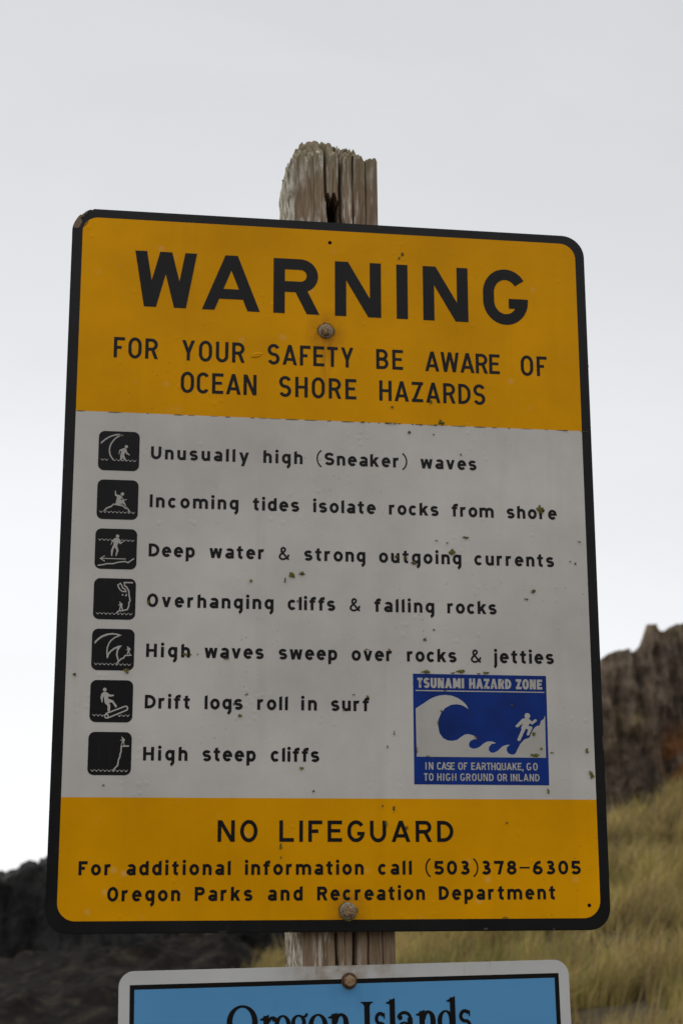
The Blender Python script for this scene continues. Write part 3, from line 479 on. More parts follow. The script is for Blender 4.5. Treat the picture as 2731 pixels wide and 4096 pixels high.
# bolts
def bolt(parent, x, z, zb, wr, hexr, h, mw, mb, dome=True, rot=0.2, y0=-0.0006):
    bm = bmesh.new(); n = 40; rings = []
    prof = [(0.30, 0.0024), (0.62, 0.0026), (0.90, 0.0024), (0.985, 0.0017), (1.0, 0.0)]
    for r_, y in prof: rings.append([bm.verts.new((x*.001+wr*r_*math.cos(2*math.pi*i/n), y0-y, z*.001+zb+wr*r_*math.sin(2*math.pi*i/n))) for i in range(n)])
    for a, b in zip(rings, rings[1:]):
        for i in range(n): bm.faces.new((a[i], a[(i+1) % n], b[(i+1) % n], b[i]))
    bmesh.ops.recalc_face_normals(bm, faces=bm.faces)
    bo = bm_obj('bolt', bm, mw, parent, True)
    bm = bmesh.new(); rings = []; n = 48
    def hr(a): a = (a-rot) % (math.pi/3)-math.pi/6; return math.cos(math.pi/6)/math.cos(a)
    prof = [(1.0, 0.0020, 0), (1.0, 0.0020+h*.72, 0), (0.95, 0.0020+h*.84, .4), (0.80, 0.002+h*.95, 1), (0.5, 0.002+h*(1.05 if dome else .96), 1), (0.15, .002+h*(1.08 if dome else .95), 1)]
    for r_, y, cmix in prof:
        ring = []
        for i in range(n):
            a = 2*math.pi*i/n; rr = hexr*r_*(hr(a)*(1-cmix)+cmix*0.93)/math.cos(math.pi/6)*0.97
            ring.append(bm.verts.new((x*.001+rr*math.cos(a), y0-y, z*.001+zb+rr*math.sin(a))))
        rings.append(ring)
    for a, b in zip(rings, rings[1:]):
        for i in range(n): bm.faces.new((a[i], a[(i+1) % n], b[(i+1) % n], b[i]))
    bm.faces.new(rings[-1]); bmesh.ops.recalc_face_normals(bm, faces=bm.faces)
    bm_obj('bolt_head', bm, mb, bo)
    return bo
bolt(ws, -12.6, 336.5, HB, .0107, .0071, .0065, M['washer'], M['bolt'])
bolt(ws, 17.4, -480.5, HB, .0112, .0072, .006, M['washer'], M['bolt'], rot=0.5)

# moss and lichen tufts growing on the face
def moss(parent, x, z, w_, h_, kind, seed):
    rd = random.Random(seed); vs = []; fs = []
    n = max(16, min(160, int(w_*h_*1.0)))
    for i in range(n):
        r = math.sqrt(rd.random()); a = rd.random()*2*math.pi
        lump = 0.55+0.45*noise.noise(Vector((x*.3+math.cos(a)*1.4, z*.3+math.sin(a)*1.4, seed*.37)))*2
        px = x+w_/2*r*math.cos(a)*lump; pz = z+h_/2*r*math.sin(a)*lump
        lift = 0.4+1.6*(1-r)*rd.random(); s_ = rd.uniform(.6, 1.4)*min(1.0, .5+.12*min(w_, h_))
        d = rd.random()*2*math.pi; e1 = Vector((math.cos(d)*s_, -rd.uniform(-.2, .8)*s_, math.sin(d)*s_)); e2 = Vector((-math.sin(d)*s_*.6, -rd.uniform(-.3, .5)*s_, math.cos(d)*s_*.6))
        c = Vector((px, -1.0-lift, pz)); i0 = len(vs)
        for p in (c-e1-e2*.4, c-e1*.2+e2, c+e1+e2*.3, c+e1*.3-e2): vs.append((p.x*.001, min(-.0008, p.y*.001), p.z*.001+HB))
        fs.append((i0, i0+1, i0+2, i0+3))
    mesh_obj('moss', vs, fs, M['moss%d' % kind], parent)
for i, (x, z, w_, h_, k_) in enumerate(MOSS):
    q = .55 if i >= len(MOSS)-14 else 1
    moss(ws, x, z, w_*q, h_*q, k_, i)
for j, (bx, bz, a0, a1, kd) in enumerate(((-12.6, 336.5, -30, 200, 1), (17.4, -480.5, 110, 380, 0))):   # collars of grime round the washers
    vs = []; fs = []; rd = random.Random(60+j)
    for i in range(150):
        a = R_(rd.uniform(a0, a1)); r = rd.uniform(10.4, 13.4); s_ = rd.uniform(.5, 1.1); d = rd.random()*6.28
        c = Vector((bx+r*math.cos(a), -1.0-rd.random()*1.4, bz+r*math.sin(a)))
        e1 = Vector((math.cos(d), -.4*rd.random(), math.sin(d)))*s_; e2 = Vector((-math.sin(d), -.4*rd.random(), math.cos(d)))*s_*.6; i0 = len(vs)
        for p in (c-e1-e2*.4, c-e1*.2+e2, c+e1+e2*.3, c+e1*.3-e2): vs.append((p.x*.001, p.y*.001, p.z*.001+HB))
        fs.append((i0, i0+1, i0+2, i0+3))
    mesh_obj('moss', vs, fs, M['moss%d' % kd], ws)
# gouge in the sheeting after YOUR
gx, gz = -113, 295.5; vs = []; fs = []
nu, nv = 16, 8
for i in range(nu+1):
    for j in range(nv+1):
        u = i/nu*2-1; v_ = j/nv*2-1; prof_ = max(0, 1-u*u)**.5; hgt = max(0, (1-v_*v_))*prof_*1.9*(1-.75*math.exp(-(v_/.22)**2))
        vs.append(((gx+u*8.0+v_*.8)*.001, -.0004-hgt*.001, (gz+v_*4.2*prof_+u*1.6)*.001+HB))
for i in range(nu):
    for j in range(nv): a = i*(nv+1)+j; fs.append((a, a+nv+1, a+nv+2, a+1))
mesh_obj('blister', vs, fs, M['yellow'], ws, True)

# ------------------------------------------------------------------ blue islands sign
ZB2 = -1.02                                          # its base, metres below the middle of the warning sign
ROT2 = R_(-0.92)
ps_ = empty('island_sign', (0.0205, 0.0145, SIGN_Z+ZB2), 'sky blue sign with white border reading Oregon Islands, bolted low on the post', 'sign', (0, ROT2, 0))
PX, PZ = 20.5, ZB2*1000
ca, sa = math.cos(ROT2), math.sin(ROT2)
def to2(x, z): dx, dz = x-PX, z-PZ; return (dx*ca-dz*sa, dx*sa+dz*ca)
TOP2 = to2(20.3, -551.6)[1]
X0, X1 = to2(-283, -590)[0], to2(323.2, -590)[0]
flat_y = 0.0
plate = rrect(X0, X1, 0, TOP2, [20, 20, 20, 20])
bm = bmesh.new(); f_ = bm.faces.new([bm.verts.new((x*.001, 0, z*.001)) for x, z in plate]); bm.normal_update()
if f_.normal.y > 0: f_.normal_flip()
ex = bmesh.ops.extrude_face_region(bm, geom=[f_])
for e in ex['geom']:
    if isinstance(e, bmesh.types.BMVert): e.co.y += 0.002
bmesh.ops.recalc_face_normals(bm, faces=bm.faces)
m = MT('white_enamel_border', 0.4, 0.25); v = m.coord()
c = m.mix(m.ramp(m.noise(v, 9, 4), (.3, 0.), (.7, 1.)), (0.56, 0.56, 0.56), (0.65, 0.65, 0.645))
d = m.dist((0, 0, (TOP2-10)*.001), (.55, 0, 1)); f = m.math('MULTIPLY', m.ramp(d, (.012, 1.), (.055, 0.)), m.ramp(m.noise(v, 45, 4), (.35, .1), (.65, 1.)))
c = m.mix(m.math('MULTIPLY', f, .8), c, (.24, .15, .055))
st = m.math('MULTIPLY', m.ramp(m.noise(m.coord((120, 1, 10)), 1., 4), (.62, 0.), (.72, 1.)), m.ramp(m.noise(v, 5, 3), (.5, 0.), (.6, 1.)))
c = m.mix(m.math('MULTIPLY', st, .6), c, (.12, .11, .09)); m.base(c); m.bump(m.noise(v, 200, 2), .0002, .3)
bm_obj('plate', bm, m.m, ps_)
m = MT('halftone_sky_blue', 0.4, 0.25); v = m.coord()
c = m.mix(m.ramp(m.noise(v, 6, 4), (.3, 0.), (.7, 1.)), (0.062, 0.29, 0.60), (0.080, 0.33, 0.66))
c = m.mix(m.math('MULTIPLY', m.ramp(m.voro(m.coord((1, 1, .6), rot=(0, .7, 0)), 26).outputs['Distance'], (.08, 1.), (.24, 0.)), .35), c, (.06, .22, .55))
dots = m.ramp(m.voro(m.coord(rot=(0, .785, 0)), 900, rand=0.0).outputs['Distance'], (.3, 0.), (.5, 1.))
c = m.mix(m.math('MULTIPLY', dots, .22), c, (.22, .44, .66)); m.base(c); M['sky_blue'] = m.m
bl, br = to2(-268.4, -600)[0], to2(309, -600)[0]; bt = to2(20, -568.9)[1]
B2 = lambda d: B(bl+d, 14+d, br-d, bt-d)
flat('border_line', [B2(0)], M['black'], ps_, -0.0003, zb=0)
flat('blue_field', [B2(6)], M['sky_blue'], ps_, -0.0006, zb=0)
# serif lettering: heavy old style roman
def ring2(cx, cz, rx, rz, tx, tz, n=44, sh=0.0):
    o = [(cx+rx*math.cos(2*math.pi*i/n), cz+rz*math.sin(2*math.pi*i/n)) for i in range(n)]
    i_ = [(cx+(rx-tx)*math.cos(2*math.pi*i/n+sh), cz+(rz-tz)*math.sin(2*math.pi*i/n+sh)) for i in range(n)]
    return [[o[k], o[(k+1) % n], i_[(k+1) % n], i_[k]] for k in range(n)]
def serif_word():
    cap, xh, st = 42., 28., 7.3; P = []
    base = to2(20, -640.6)[1]
    X = lambda a: to2(a, -612)[0]
    def stem(x, z0, z1, flag=False, foot=True):
        q = [B(x, z0, x+st, z1)]
        if flag: q.append([(x-5, z1-4.2), (x-4.6, z1-5.4), (x+1, z1-6.5), (x+st, z1-4), (x+st, z1+1.4), (x+st-1.2, z1+1.2)])
        if foot: q += [B(x-4, z0, x+st+4, z0+1.7), [(x-2, z0+1.6), (x+st+2, z0+1.6), (x+st, z0+5), (x, z0+5)]]
        return q
    def arch(x0, x1, z, up=True):
        cx = (x0+x1)/2; rx = (x1-x0)/2; out = []; n = 18
        for i in range(n+1):
            a = math.pi*i/n; tx = 7.0 if i < n/2 else 3.0
            out.append(((cx+rx*math.cos(a), z-11+11.6*math.sin(a)), (cx+(rx-7)*math.cos(a), z-11+(11.6-4.0+1.2*math.cos(a))*math.sin(a)-.0)))
        return [[a, b, d_, c_] for (a, c_), (b, d_) in zip(out, out[1:])]
    def sglyph(x0, x1):
        w_ = x1-x0; rx = w_/2-2.2; cx = (x0+x1)/2
        pts = ell(cx, xh-8.0, rx-.6, 6.4, 28, 262, 18)+ell(cx, 7.6, rx, 6.2, 82, -150, 18)
        return th(pts, 4.6)+[[(x1-3.4, xh-8.5), (x1-1.6, xh-8.5), (x1-1.6, xh-.2), (x1-3.4, xh-2)]]
    P += ring2((X(-141.8)+X(-100.9))/2, cap/2, 20.4, 21.4, 7.4, 3.0)
    x = X(-93.5); P += stem(x, 0, xh, True); P += th([(x+st-1, xh-8), (x+10, xh-2.8), (x+14.5, xh-2.6)], 3.8)+[circ((x+14.4, xh-4.6), 3.2)]
    cx = (X(-79.2)+X(-56.9))/2; e_ = ring2(cx, xh/2, 11.2, xh/2+.5, 6.2, 2.6); P += [q for i, q in enumerate(e_) if not 39 <= i <= 43]+[B(cx-6, 13, cx+10.9, 15.6)]
    cx = (X(-56.4)+X(-36.8))/2; P += ring2(cx-.4, xh-9.3, 9.8, 9.6, 5.2, 2.6)+th([(cx+5, xh-3.4), (cx+9.4, xh-1.6), (cx+11, xh+1.6)], 3.4)+th([(cx-6, 9.2), (cx-7.5, 5.5), (cx+6, 2.5), (cx+9, -2.5), (cx+3, -8.5), (cx-7, -8.0), (cx-10, -3), (cx-5.6, 2)], 3.6)
    cx = (X(-34)+X(-8.4))/2; P += ring2(cx, xh/2, 12.8, xh/2+.6, 6.6, 2.6)
    x = X(-3.0); P += stem(x, 0, xh, True)+arch(x+1.5, X(19.6), xh)+stem(X(19.6)-7, 0, xh-11)
    x = X(40.9); P += stem(x, 0, cap)+[B(x-4.4, cap-1.9, x+st+4.4, cap), [(x-2.2, cap-1.8), (x, cap-5.5), (x+st, cap-5.5), (x+st+2.2, cap-1.8)]]
    P += sglyph(X(54.2), X(70))
    P += stem(X(75), 0, cap+2.2, True)
    x0, x1 = X(86.3), X(107.4); P += th(ell((x0+x1)/2-2.2, xh-8.5, 8.0, 7.2, 172, 0, 16), 4.2)+[circ((x0+2.8, xh-7.6), 3.2), B(x1-8.6, 2, x1-1.6, xh-8)]+ring2((x0+x1)/2-2.6, 7.4, 8.6, 7.9, 5.6, 2.6)+th([(x1-5, 4), (x1-2, 1.6), (x1+1.4, 2.4)], 3)
    x = X(115); P += stem(x, 0, xh, True)+arch(x+1.5, X(136.8), xh)+stem(X(136.8)-7, 0, xh-11)
    x0, x1 = X(140), X(164.6); P += ring2((x0+x1)/2-1.6, xh/2, 11.2, xh/2+.3, 6.2, 2.6)+[B(x1-7.6, 1, x1-.3, cap+2.4), [(x1-12.4, cap-1.6), (x1-12, cap-2.9), (x1-7, cap-3.8), (x1-.3, cap), (x1-.3, cap+3.8), (x1-1.4, cap+3.6)], [(x1-4, 0), (x1+3.4, 0), (x1+3.4, 1.7), (x1-4, 4)]]
    P += sglyph(X(168.6), X(185.8))
    return [[(a, b+base) for a, b in q] for q in P]
flat('lettering', serif_word(), M['black'], ps_, -0.0009, zb=0, label='black serif lettering reading Oregon Islands')
bx2, bz2 = to2(20.7, -571.2)
bolt(ps_, bx2, bz2, 0, .0106, .0070, .0085, M['darkwasher'], M['brownbolt'], dome=False, rot=0.52, y0=-0.0009)

# ------------------------------------------------------------------ wooden post
POST_H = SIGN_Z+0.690
po = empty('wooden_post', (0.0378, 0.085, 0), 'thick weathered grey timber post with rotted split top behind the signs', 'post', (0, R_(-0.82), 0))
HW, HD = .0675, .0685
# perimeter walk: left side (back to front), front (left to right), right side, back
per = []
for y in np.linspace(HD, -HD, 110)[:-1]: per.append((-HW, y, 'l'))
for x in np.linspace(-HW, HW, 300)[:-1]: per.append((x, -HD, 'f'))
for y in np.linspace(-HD, HD, 60)[:-1]: per.append((HW, y, 'r'))
for x in np.linspace(HW, -HW, 60)[:-1]: per.append((x, HD, 'b'))
npz = len(per)
CR = [(.415, .0016, .016, 500, 900), (.594, .0022, .022, 0, 3000), (.726, .0009, .010, 0, 3000), (.866, .0007, .006, 0, 3000), (.283, .0005, .003, 0, 3000), (.50, .0005, .0035, 0, 3000)]
def fibre(s, z, f): return noise.noise(Vector((s*f, z*f*0.045, 4.7)))
def surf(i, z):
    """displaced perimeter point at height z (metres)"""
    x, y, sd_ = per[i]; zr = (z-SIGN_Z)*1000
    nx, ny = {'l': (-1, 0), 'f': (0, -1), 'r': (1, 0), 'b': (0, 1)}[sd_]
    # round the arrises
    dx = HW-abs(x); dy = HD-abs(y); r = .009 if sd_ in 'fl' and x < 0 else .004
    if dx < r and dy < r:
        k = Vector((r-dx, r-dy)); 
        if k.length > r: k = k.normalized()*r
        x = math.copysign(HW-r+k.x, x); y = math.copysign(HD-r+k.y, y)
    s = (x+3.1*y)*1.0
    d = 0.0009*fibre(s, z, 420)+0.0016*fibre(s, z, 130)+0.0016*fibre(s, z, 30)
    if sd_ == 'l': d += 0.0026*noise.noise(Vector((y*300, z*45, 1.2)))-.001
    if sd_ == 'f':
        u = (x+HW)/(2*HW); d *= (0.8 if u < .4 else 1.2)
        for c0, wd, dp, za, zb in CR:
            c1 = c0+.016*noise.noise(Vector((c0*50, z*9, 2)))+.005*noise.noise(Vector((c0*50, z*45, 2))); e = (u-c1)*2*HW
            fade = 1 if (c0 != .415) else max(0, min(1, (zr-545)/25))+max(0, min(1, (-480-zr)/20))
            d -= dp*fade*(1 if dp > .015 else 0)*math.exp(-(e/wd)**2)
            d -= dp*fade*(0 if dp > .015 else 1)*max(.12, .6+.75*noise.noise(Vector((c0*31, z*17, 4))))*math.exp(-(e/wd)**2)
        # planks between the checks sit at slightly different depths
        d -= .0014*(.5+.5*noise.noise(Vector((u*7.3, z*.6, 3)))) if u > .415 else 0
        # rot hole
        hc = .497+.004*math.sin(zr*.09); hw = .075*(1-.12*max(0, (560-zr)/40))
        top = 563-9*math.exp(-((u-.475)/.016)**2)-13*math.exp(-((u-.55)/.02)**2)+3*noise.noise(Vector((u*90, 1, 1)))
        if zr > 470:
            a = max(0, min(1, (hw-abs(u-hc))/.012)); b = max(0, min(1, (top-zr)/4)); 
            low = 1 if zr > 512+6*math.sin(u*130) else .35
            d -= .085*a*b*low
    # erosion towards the top left
    er = 0
    if zr > 480:
        q = max(0, (zr-590)/90); er = .003*q if sd_ == 'l' or x < -.03 else 0
    x += nx*d; y += ny*d
    x += er*max(0, (-x-.01)/HW)
    return x, y
def ztop(x, y, hf):
    u = (x+HW)/(2*HW); v_ = (y+HD)/(2*HD)                # v 0 at the front face
    q_ = (.42-u)/.42 if u < .42 else (u-.42)/.58
    z = 624+62*min(1, v_*1.7)**.8*(1-.95*q_**2.7)
    if u < .2: z -= 12*((.2-u)/.2)**1.6
    z += 4*(noise.cell(Vector((u*13, v_*3, 2)))-.5)
    z += 9*noise.noise(Vector((x*150, y*70, 5)))+3.5*noise.noise(Vector((x*380, y*150, 8)))+hf*1.6*noise.noise(Vector((x*700, y*300, 2)))
    for c0, wd, dp, za, zb in CR[:4]: z -= dp*700*math.exp(-((u-c0)*2*HW/(wd*1.3))**2)
    return SIGN_Z+z/1000
zl = [0.0, .5, .95, SIGN_Z-.62]+list(np.linspace(SIGN_Z-.585, SIGN_Z-.495, 34))+[SIGN_Z-.4, SIGN_Z, SIGN_Z+.4]+list(np.linspace(SIGN_Z+.47, SIGN_Z+.60, 62))
vs = []; fs = []
for z in zl:
    for i in range(npz): x, y = surf(i, z); vs.append((x, y, z))
nr = len(zl)
zt = []
for i in range(npz):
    x, y = surf(i, zl[-1]); zt.append((x, y, max(zl[-1]+.0005, ztop(per[i][0], per[i][1], 1.0))))
for k in range(1, 7):
    for i in range(npz):
        x, y = surf(i, zl[-1]+(zt[i][2]-zl[-1])*k/6); vs.append((x, y, zl[-1]+(zt[i][2]-zl[-1])*k/6))
nr += 6
for k in range(1, 22):
    q = (1-k/22.)
    for i in range(npz):
        x, y, z = zt[i]; xx, yy = x*q, y*q; jx, jy = per[i][0]*q, per[i][1]*q
        vs.append((xx, yy, z*0+max(zl[-1], ztop(jx, jy, 1.0)) if k > 1 else (z+ztop(jx, jy, 1.0))/2))
nr += 21
for r_ in range(nr-1):
    for i in range(npz):
        j = (i+1) % npz; fs.append((r_*npz+i, r_*npz+j, (r_+1)*npz+j, (r_+1)*npz+i))
fs.append(tuple((nr-1)*npz+i for i in range(npz)))
m = MT('weathered_timber', 0.9, 0.15); v = m.coord()
vl = m.coord((1, 1, .07)); vl2 = m.coord((1, 1, .12), loc=(.3, .7, 0))
g1 = m.noise(vl, 260, 5, .65); g2 = m.noise(vl2, 170, 4, .6); g3 = m.noise(m.coord((1, 1, .2)), 22, 4, .6)
c = m.mix(m.ramp(g1, (.32, 0.), (.68, 1.)), (.165, .110, .066), (.40, .30, .212))
fl = m.math('MULTIPLY', m.ramp(g2, (.50, 0.), (.60, 1.)), m.ramp(m.noise(m.coord((1, 1, .5)), 24, 3), (.40, 0.), (.55, 1.)))
c = m.mix(fl, c, (.68, .61, .54))                    # pale flaking streaks
c = m.mix(m.math('MULTIPLY', m.ramp(g3, (.45, 0.), (.62, 1.)), .55), c, (.17, .115, .070))
zz = m.n.new('ShaderNodeSeparateXYZ'); m.l.new(m.tc.outputs['Object'], zz.inputs[0])
li = m.math('MULTIPLY', m.ramp(m.math('SUBTRACT', zz.outputs[2], SIGN_Z), (.555, 0.), (.63, 1.)), m.ramp(m.noise(v, 55, 4, .7), (.40, 0.), (.56, 1.)))
c = m.mix(m.math('MULTIPLY', li, .75), c, m.mix(m.noise(v, 180, 3), (.13, .125, .065), (.30, .28, .17)))
lef = m.math('MULTIPLY', m.ramp(zz.outputs[0], (0.0, 1.), (.004, 0.)), 0.0)
lit_side = m.math('LESS_THAN', zz.outputs[0], -.058)
c = m.mix(m.math('MULTIPLY', lit_side, .7), c, m.mix(m.ramp(m.noise(m.coord((1, 1, .3)), 160, 4), (.38, 0.), (.6, 1.)), (.20, .17, .12), (.80, .77, .66)))  # left side painted paler: light from behind left put into the colour
m.base(c); m.bump(g1, .0012, .8); M['timber'] = m.m
post = mesh_obj('timber', vs, fs, M['timber'], po)

# ------------------------------------------------------------------ ground, hillside, cliffs
def pl(x, pts):
    return float(np.interp(x, [p[0] for p in pts], [p[1] for p in pts]))
def fbm(p, o=4, h=.55):
    a = 1; s_ = 0
    for _ in range(o): s_ += a*noise.noise(p); p = p*2.07; a *= h
    return s_
def grid(name, xs, ys, zf, mat):
    vs = [(x, y, zf(x, y)) for y in ys for x in xs]; nx = len(xs)
    fs = [(j*nx+i, j*nx+i+1, (j+1)*nx+i+1, (j+1)*nx+i) for j in range(len(ys)-1) for i in range(nx-1)]
    return mesh_obj(name, vs, fs, mat, None, True)
m = MT('damp_sand', .95, .2); v = m.coord(src='Object')
m.base(m.mix(m.ramp(m.noise(v, .6, 6), (.35, 0.), (.65, 1.)), (.10, .085, .06), (.17, .145, .10))); m.bump(m.noise(v, 9, 5), .05); M['sand'] = m.m
xs = sorted(set(np.concatenate([np.linspace(-600, -30, 20), np.linspace(-30, 40, 60), np.linspace(40, 600, 20)])))
ys = sorted(set(np.concatenate([np.linspace(-600, -20, 20), np.linspace(-20, 60, 60), np.linspace(60, 900, 20)])))
tag(grid('ground', xs, ys, lambda x, y: -.06+.05*noise.noise(Vector((x*.2, y*.2, 0))), M['sand']), kind='structure')

def hill_z(x, y):
    zr = -.10+.392*(x-1.56)
    if x > 13: zr = -.10+.392*11.44+(x-13)*.12
    zr = max(-.25, zr)
    t = max(0, (y-2.5)/20.4); z = zr*min(1, t)**.9
    if y > 22.9: z -= (y-22.9)*.10
    return z+.10*noise.noise(Vector((x*.55, y*.4, 3)))*min(1, t*3)+.05*noise.noise(Vector((x*1.9, y*1.3, 3)))*min(1, t*3)
m = MT('dry_thatch', .95, .15); v = m.coord()
m.base(m.mix(m.ramp(m.noise(v, 1.7, 5), (.4, 0.), (.6, 1.)), (.045, .034, .024), (.095, .075, .040))); m.bump(m.noise(v, 14, 4), .06); M['thatch'] = m.m
tag(grid('hillside', np.linspace(-1, 40, 150), np.linspace(2.5, 40, 130), hill_z, M['thatch']), kind='structure')

def wall(name, xs, y0, crest, base, mat, amp, colw, depth, nz=90, lean=.08):
    vs = []; fs = []; nx = len(xs); rows = []
    for k in range(nz+1):
        t = k/nz
        for x in xs:
            ct = crest(x); z = base+(ct-base)*t
            q = Vector((x/colw, z/(colw*7), y0*.1)); d = amp*(1.0*fbm(q, 3)+.6*fbm(Vector((x*1.0, z*.6, 2)), 4)+.18*math.floor(3*noise.noise(Vector((x*1.6, z*.25, 6))))/3)
            d += amp*.6*abs(noise.noise(Vector((x/(colw*3.1), z/(colw*14), 7.7))))
            vs.append((x+.12*colw*noise.noise(Vector((x, z*.8, 1))), y0-d+lean*z*1.4+(.5*colw*max(0, t-.94)/.06), z))
    for k, (dy, dz) in enumerate(((.25, .35), (depth*.12, 1.3), (depth*.5, 2.2), (depth, 40))):
        for x in xs: vs.append((x, y0+lean*crest(x)*1.4+.5*colw+dy, max(base-.5, crest(x)-dz+.1*noise.noise(Vector((x*.8, k*3, 1))))))
    nr = nz+5
    for r_ in range(nr-1):
        for i in range(nx-1): fs.append((r_*nx+i, r_*nx+i+1, (r_+1)*nx+i+1, (r_+1)*nx+i))
    return tag(mesh_obj(name, vs, fs, mat), kind='structure')
CREST = [(-6, .8), (-1, 2.0), (1, 2.6), (4, 3.2), (7, 4.2), (10, 5.5), (12.5, 6.8), (13.6, 7.3), (14.16, 7.93), (14.5, 8.22), (15.12, 8.37), (15.3, 8.31), (15.58, 8.55), (15.63, 9.10), (15.98, 9.10), (16.2, 8.89), (16.5, 9.1), (16.8, 9.15), (17.5, 9.4), (19, 8.9), (22, 10), (28, 9), (36, 6), (44, 3)]
m = MT('basalt_brown', .85, .3); v = m.coord()
gs = m.math('ADD', m.math('MULTIPLY', m.noise(m.coord((1, 1, .3)), 1.7, 5, .6), .5), m.math('MULTIPLY', m.noise(m.coord((1, 1, .8), loc=(4, 2, 7)), 2.6, 6, .7), .5))
c = m.mix(m.ramp(gs, (.38, 0.), (.62, 1.)), (.050, .038, .028), (.205, .150, .104))
c = m.mix(m.math('MULTIPLY', m.ramp(m.noise(v, .75, 4), (.55, 0.), (.68, 1.)), .8), c, (.21, .155, .075))
d = m.dist((16.5, 42.5, 5.05), (1, .15, .8))
c = m.mix(m.math('MULTIPLY', m.ramp(d, (.45, 1.), (1.4, 0.)), m.ramp(m.noise(v, 1.9, 4), (.40, 0.), (.54, 1.))), c, (.20, .085, .030))
m.base(c); m.bump(m.noise(m.coord((1, 1, .4)), 3.0, 4, .6), .10); M['basalt'] = m.m
wall('cliff', list(np.linspace(-6, 12.5, 90))+list(np.linspace(12.6, 19.5, 150))+list(np.linspace(19.8, 44, 60)), 42.6, lambda x: pl(x, CREST)+.05*noise.noise(Vector((x*5, 0, 0))), -.6, M['basalt'], .55, .55, 14, 110, .02)
LC = [(-14, -.3), (-10, .3), (-7, .9), (-4, 1.45), (-2.41, 1.77), (-2.34, 1.72), (-2.26, 1.78), (-2.09, 1.80), (-2.03, 1.90), (-1.9, 1.98), (-1.78, 1.96), (-1.74, 1.88), (-1.69, 2.03), (-1.63, 1.99), (-1.59, 2.08), (-1.51, 2.02), (-1.2, 2.2), (0, 2.35), (2, 2.8), (5, 2.4), (9, 1.2), (12, 0)]
m = MT('wet_black_rock', .85, .15); v = m.coord()
c = m.mix(m.ramp(m.noise(v, 1.6, 6, .65), (.4, 0.), (.7, 1.)), (.014, .0135, .0138), (.050, .047, .044))
m.base(c); m.bump(m.noise(v, 2.6, 5, .6), .10); M['wetrock'] = m.m
wall('headland', list(np.linspace(-14, -4, 40))+list(np.linspace(-3.9, 1, 130))+list(np.linspace(1.1, 12, 50)), 30.2, lambda x: pl(x, LC)+.025*noise.noise(Vector((x*9, 0, 0))), -.4, M['wetrock'], .5, .7, 8, 60, .12)
m = MT('wet_bank_rock', .9, .06); v = m.coord()
c = m.mix(m.ramp(m.noise(v, 3.2, 6, .7), (.50, 0.), (.72, 1.)), (.009, .0072, .006), (.046, .037, .026))
m.base(c); m.bump(m.noise(v, 5, 5, .6), .07); M['bank'] = m.m
def bank_z(x, y):
    z = .44*math.exp(-((y-15)/2.2)**2)+(.55+.10*x)*math.exp(-((y-23.5)/4)**2)
    z *= max(0, min(1, (2.3+.05*(y-15)-x)/1.2))*max(0, min(1, (x+11)/3))
    return z-.12+z*.38*abs(fbm(Vector((x*1.1, y*.8, 0)), 5))*1.3+.05
tag(grid('rocky_bank', np.linspace(-11, 3, 170), np.linspace(10.5, 29, 130), bank_z, M['bank']), kind='structure')
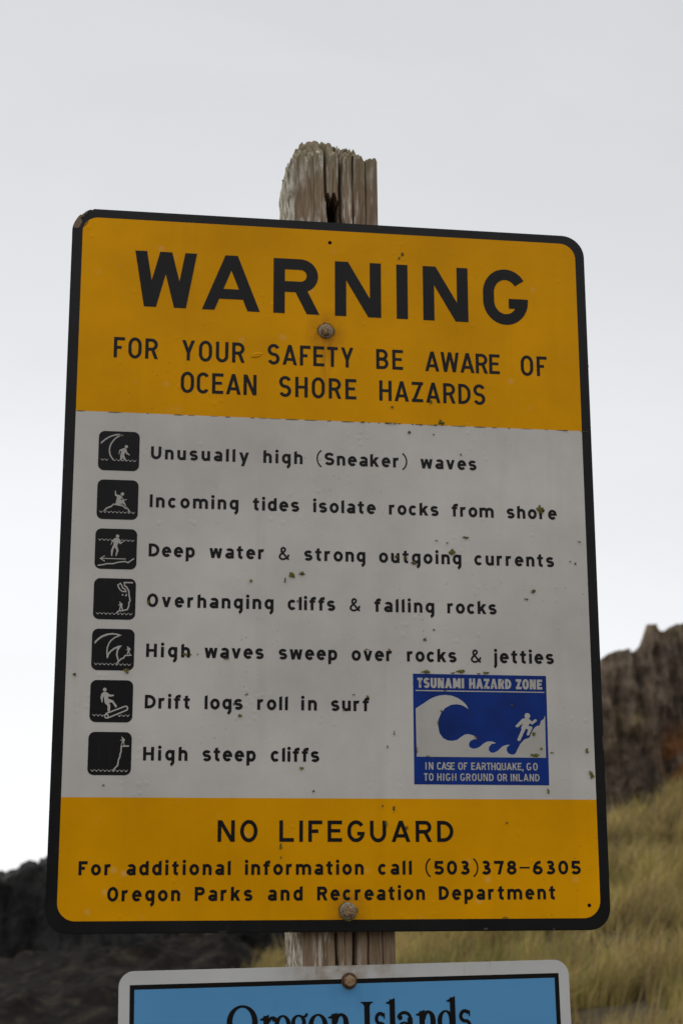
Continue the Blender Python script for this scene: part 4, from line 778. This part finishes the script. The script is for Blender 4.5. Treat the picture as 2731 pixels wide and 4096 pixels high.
# ------------------------------------------------------------------ dune grass
def make_grass():
    # tussocks first, then blades fanning out of each tussock
    nt_ = 6800
    ty = 5+20*rng.random(nt_)**.92; tx = -.2+(rng.random(nt_)**.95)*(2.0+ty*.60)
    ok = []
    for i in range(nt_):
        e = .85+.05*(ty[i]-15)+.35*noise.noise(Vector((ty[i]*.6, 0, 0)))
        p = noise.noise(Vector((tx[i]*.85, ty[i]*.42, 2.0)))+.5*noise.noise(Vector((tx[i]*2.2, ty[i]*1.1, 5.0)))
        ok.append(tx[i] > e and p > -.16+.30*(rng.random()-.5))
    ok = np.array(ok); tx, ty = tx[ok], ty[ok]; nt_ = len(tx)
    tg = np.array([noise.noise(Vector((a*.45, b*.3, 9)))+.35*noise.noise(Vector((a*1.7, b*1.1, 4))) for a, b in zip(tx, ty)])
    tz = np.array([hill_z(a, b) for a, b in zip(tx, ty)]); tsz = rng.uniform(.6, 1.35, nt_); taz = rng.normal(.35, .95, nt_); tb = rng.uniform(.70, 1.25, nt_)*np.array([1+.55*noise.noise(Vector((a*1.1, b*.55, 21))) for a, b in zip(tx, ty)])
    per_t = 42; id_ = np.repeat(np.arange(nt_), per_t); n = len(id_)
    ra = rng.random(n)*2*np.pi; rr = np.sqrt(rng.random(n))*.17*tsz[id_]
    x = tx[id_]+np.cos(ra)*rr; y = ty[id_]+np.sin(ra)*rr; zc = tz[id_]; gr = tg[id_]
    L_ = rng.uniform(.25, .5, n)*tsz[id_]; az = taz[id_]+.9*(ra-np.pi)*.35+rng.normal(0, .35, n); lean = rng.uniform(.2, 1.05, n); wd = rng.uniform(.003, .006, n)*(1+y/22)
    side_a = rng.uniform(0, math.pi, n); cx, cy = np.cos(side_a)*wd, np.sin(side_a)*wd
    segs = 3; co = np.zeros((n, (segs+1)*2, 3), np.float32)
    for k in range(segs+1):
        t = k/segs; h_ = L_*(t-.28*lean*t*t); o_ = L_*lean*.75*t*t; ww = (1-.85*t)
        bx_, by_, bz_ = x+np.cos(az)*o_, y+np.sin(az)*o_*.6-.15*o_, zc-.03+h_
        co[:, 2*k] = np.stack([bx_-cx*ww, by_-cy*ww, bz_], 1); co[:, 2*k+1] = np.stack([bx_+cx*ww, by_+cy*ww, bz_], 1)
    me = bpy.data.meshes.new('dune_grass'); nv = n*(segs+1)*2; nf = n*segs
    me.vertices.add(nv); me.vertices.foreach_set('co', co.reshape(-1))
    base_i = (np.arange(n)*(segs+1)*2)[:, None, None]; q = np.array([[2*k, 2*k+1, 2*k+3, 2*k+2] for k in range(segs)])[None]
    idx = (base_i+q).reshape(-1).astype(np.int32)
    me.loops.add(nf*4); me.loops.foreach_set('vertex_index', idx)
    me.polygons.add(nf); me.polygons.foreach_set('loop_start', np.arange(0, nf*4, 4, dtype=np.int32)); me.polygons.foreach_set('loop_total', np.full(nf, 4, np.int32))
    me.update(); me.validate()
    pal = np.array([[.39, .30, .095], [.46, .365, .150], [.205, .205, .05], [.24, .16, .085]])
    wts = np.stack([np.full(n, .42), np.full(n, .30), (.10+1.1*gr.clip(0, 1)), .14+.5*(-gr).clip(0, 1)], 1); wts /= wts.sum(1, keepdims=True)
    ch = (rng.random(n)[:, None] > np.cumsum(wts, 1)).sum(1).clip(0, 3); col = pal[ch]*(rng.uniform(.8, 1.2, n)*tb[id_])[:, None]
    at = me.attributes.new('tint', 'FLOAT_COLOR', 'POINT'); cc = np.ones((nv, 4), np.float32); cc[:, :3] = np.repeat(col, (segs+1)*2, 0); at.data.foreach_set('color', cc.reshape(-1))
    m = MT('grass_blades', .7, .25); a = m.n.new('ShaderNodeAttribute'); a.attribute_name = 'tint'; m.base(a.outputs['Color'])
    tr = m.n.new('ShaderNodeBsdfTranslucent'); m.l.new(a.outputs['Color'], tr.inputs[0]); ms = m.n.new('ShaderNodeMixShader'); ms.inputs[0].default_value = .35
    m.l.new(m.b.outputs[0], ms.inputs[1]); m.l.new(tr.outputs[0], ms.inputs[2]); m.l.new(ms.outputs[0], m.n['Material Output'].inputs[0])
    me.materials.append(m.m); o = bpy.data.objects.new('dune_grass', me); C.objects.link(o); tag(o, 'dry tan and olive dune grass covering the slope', 'grass', 'stuff')
make_grass()
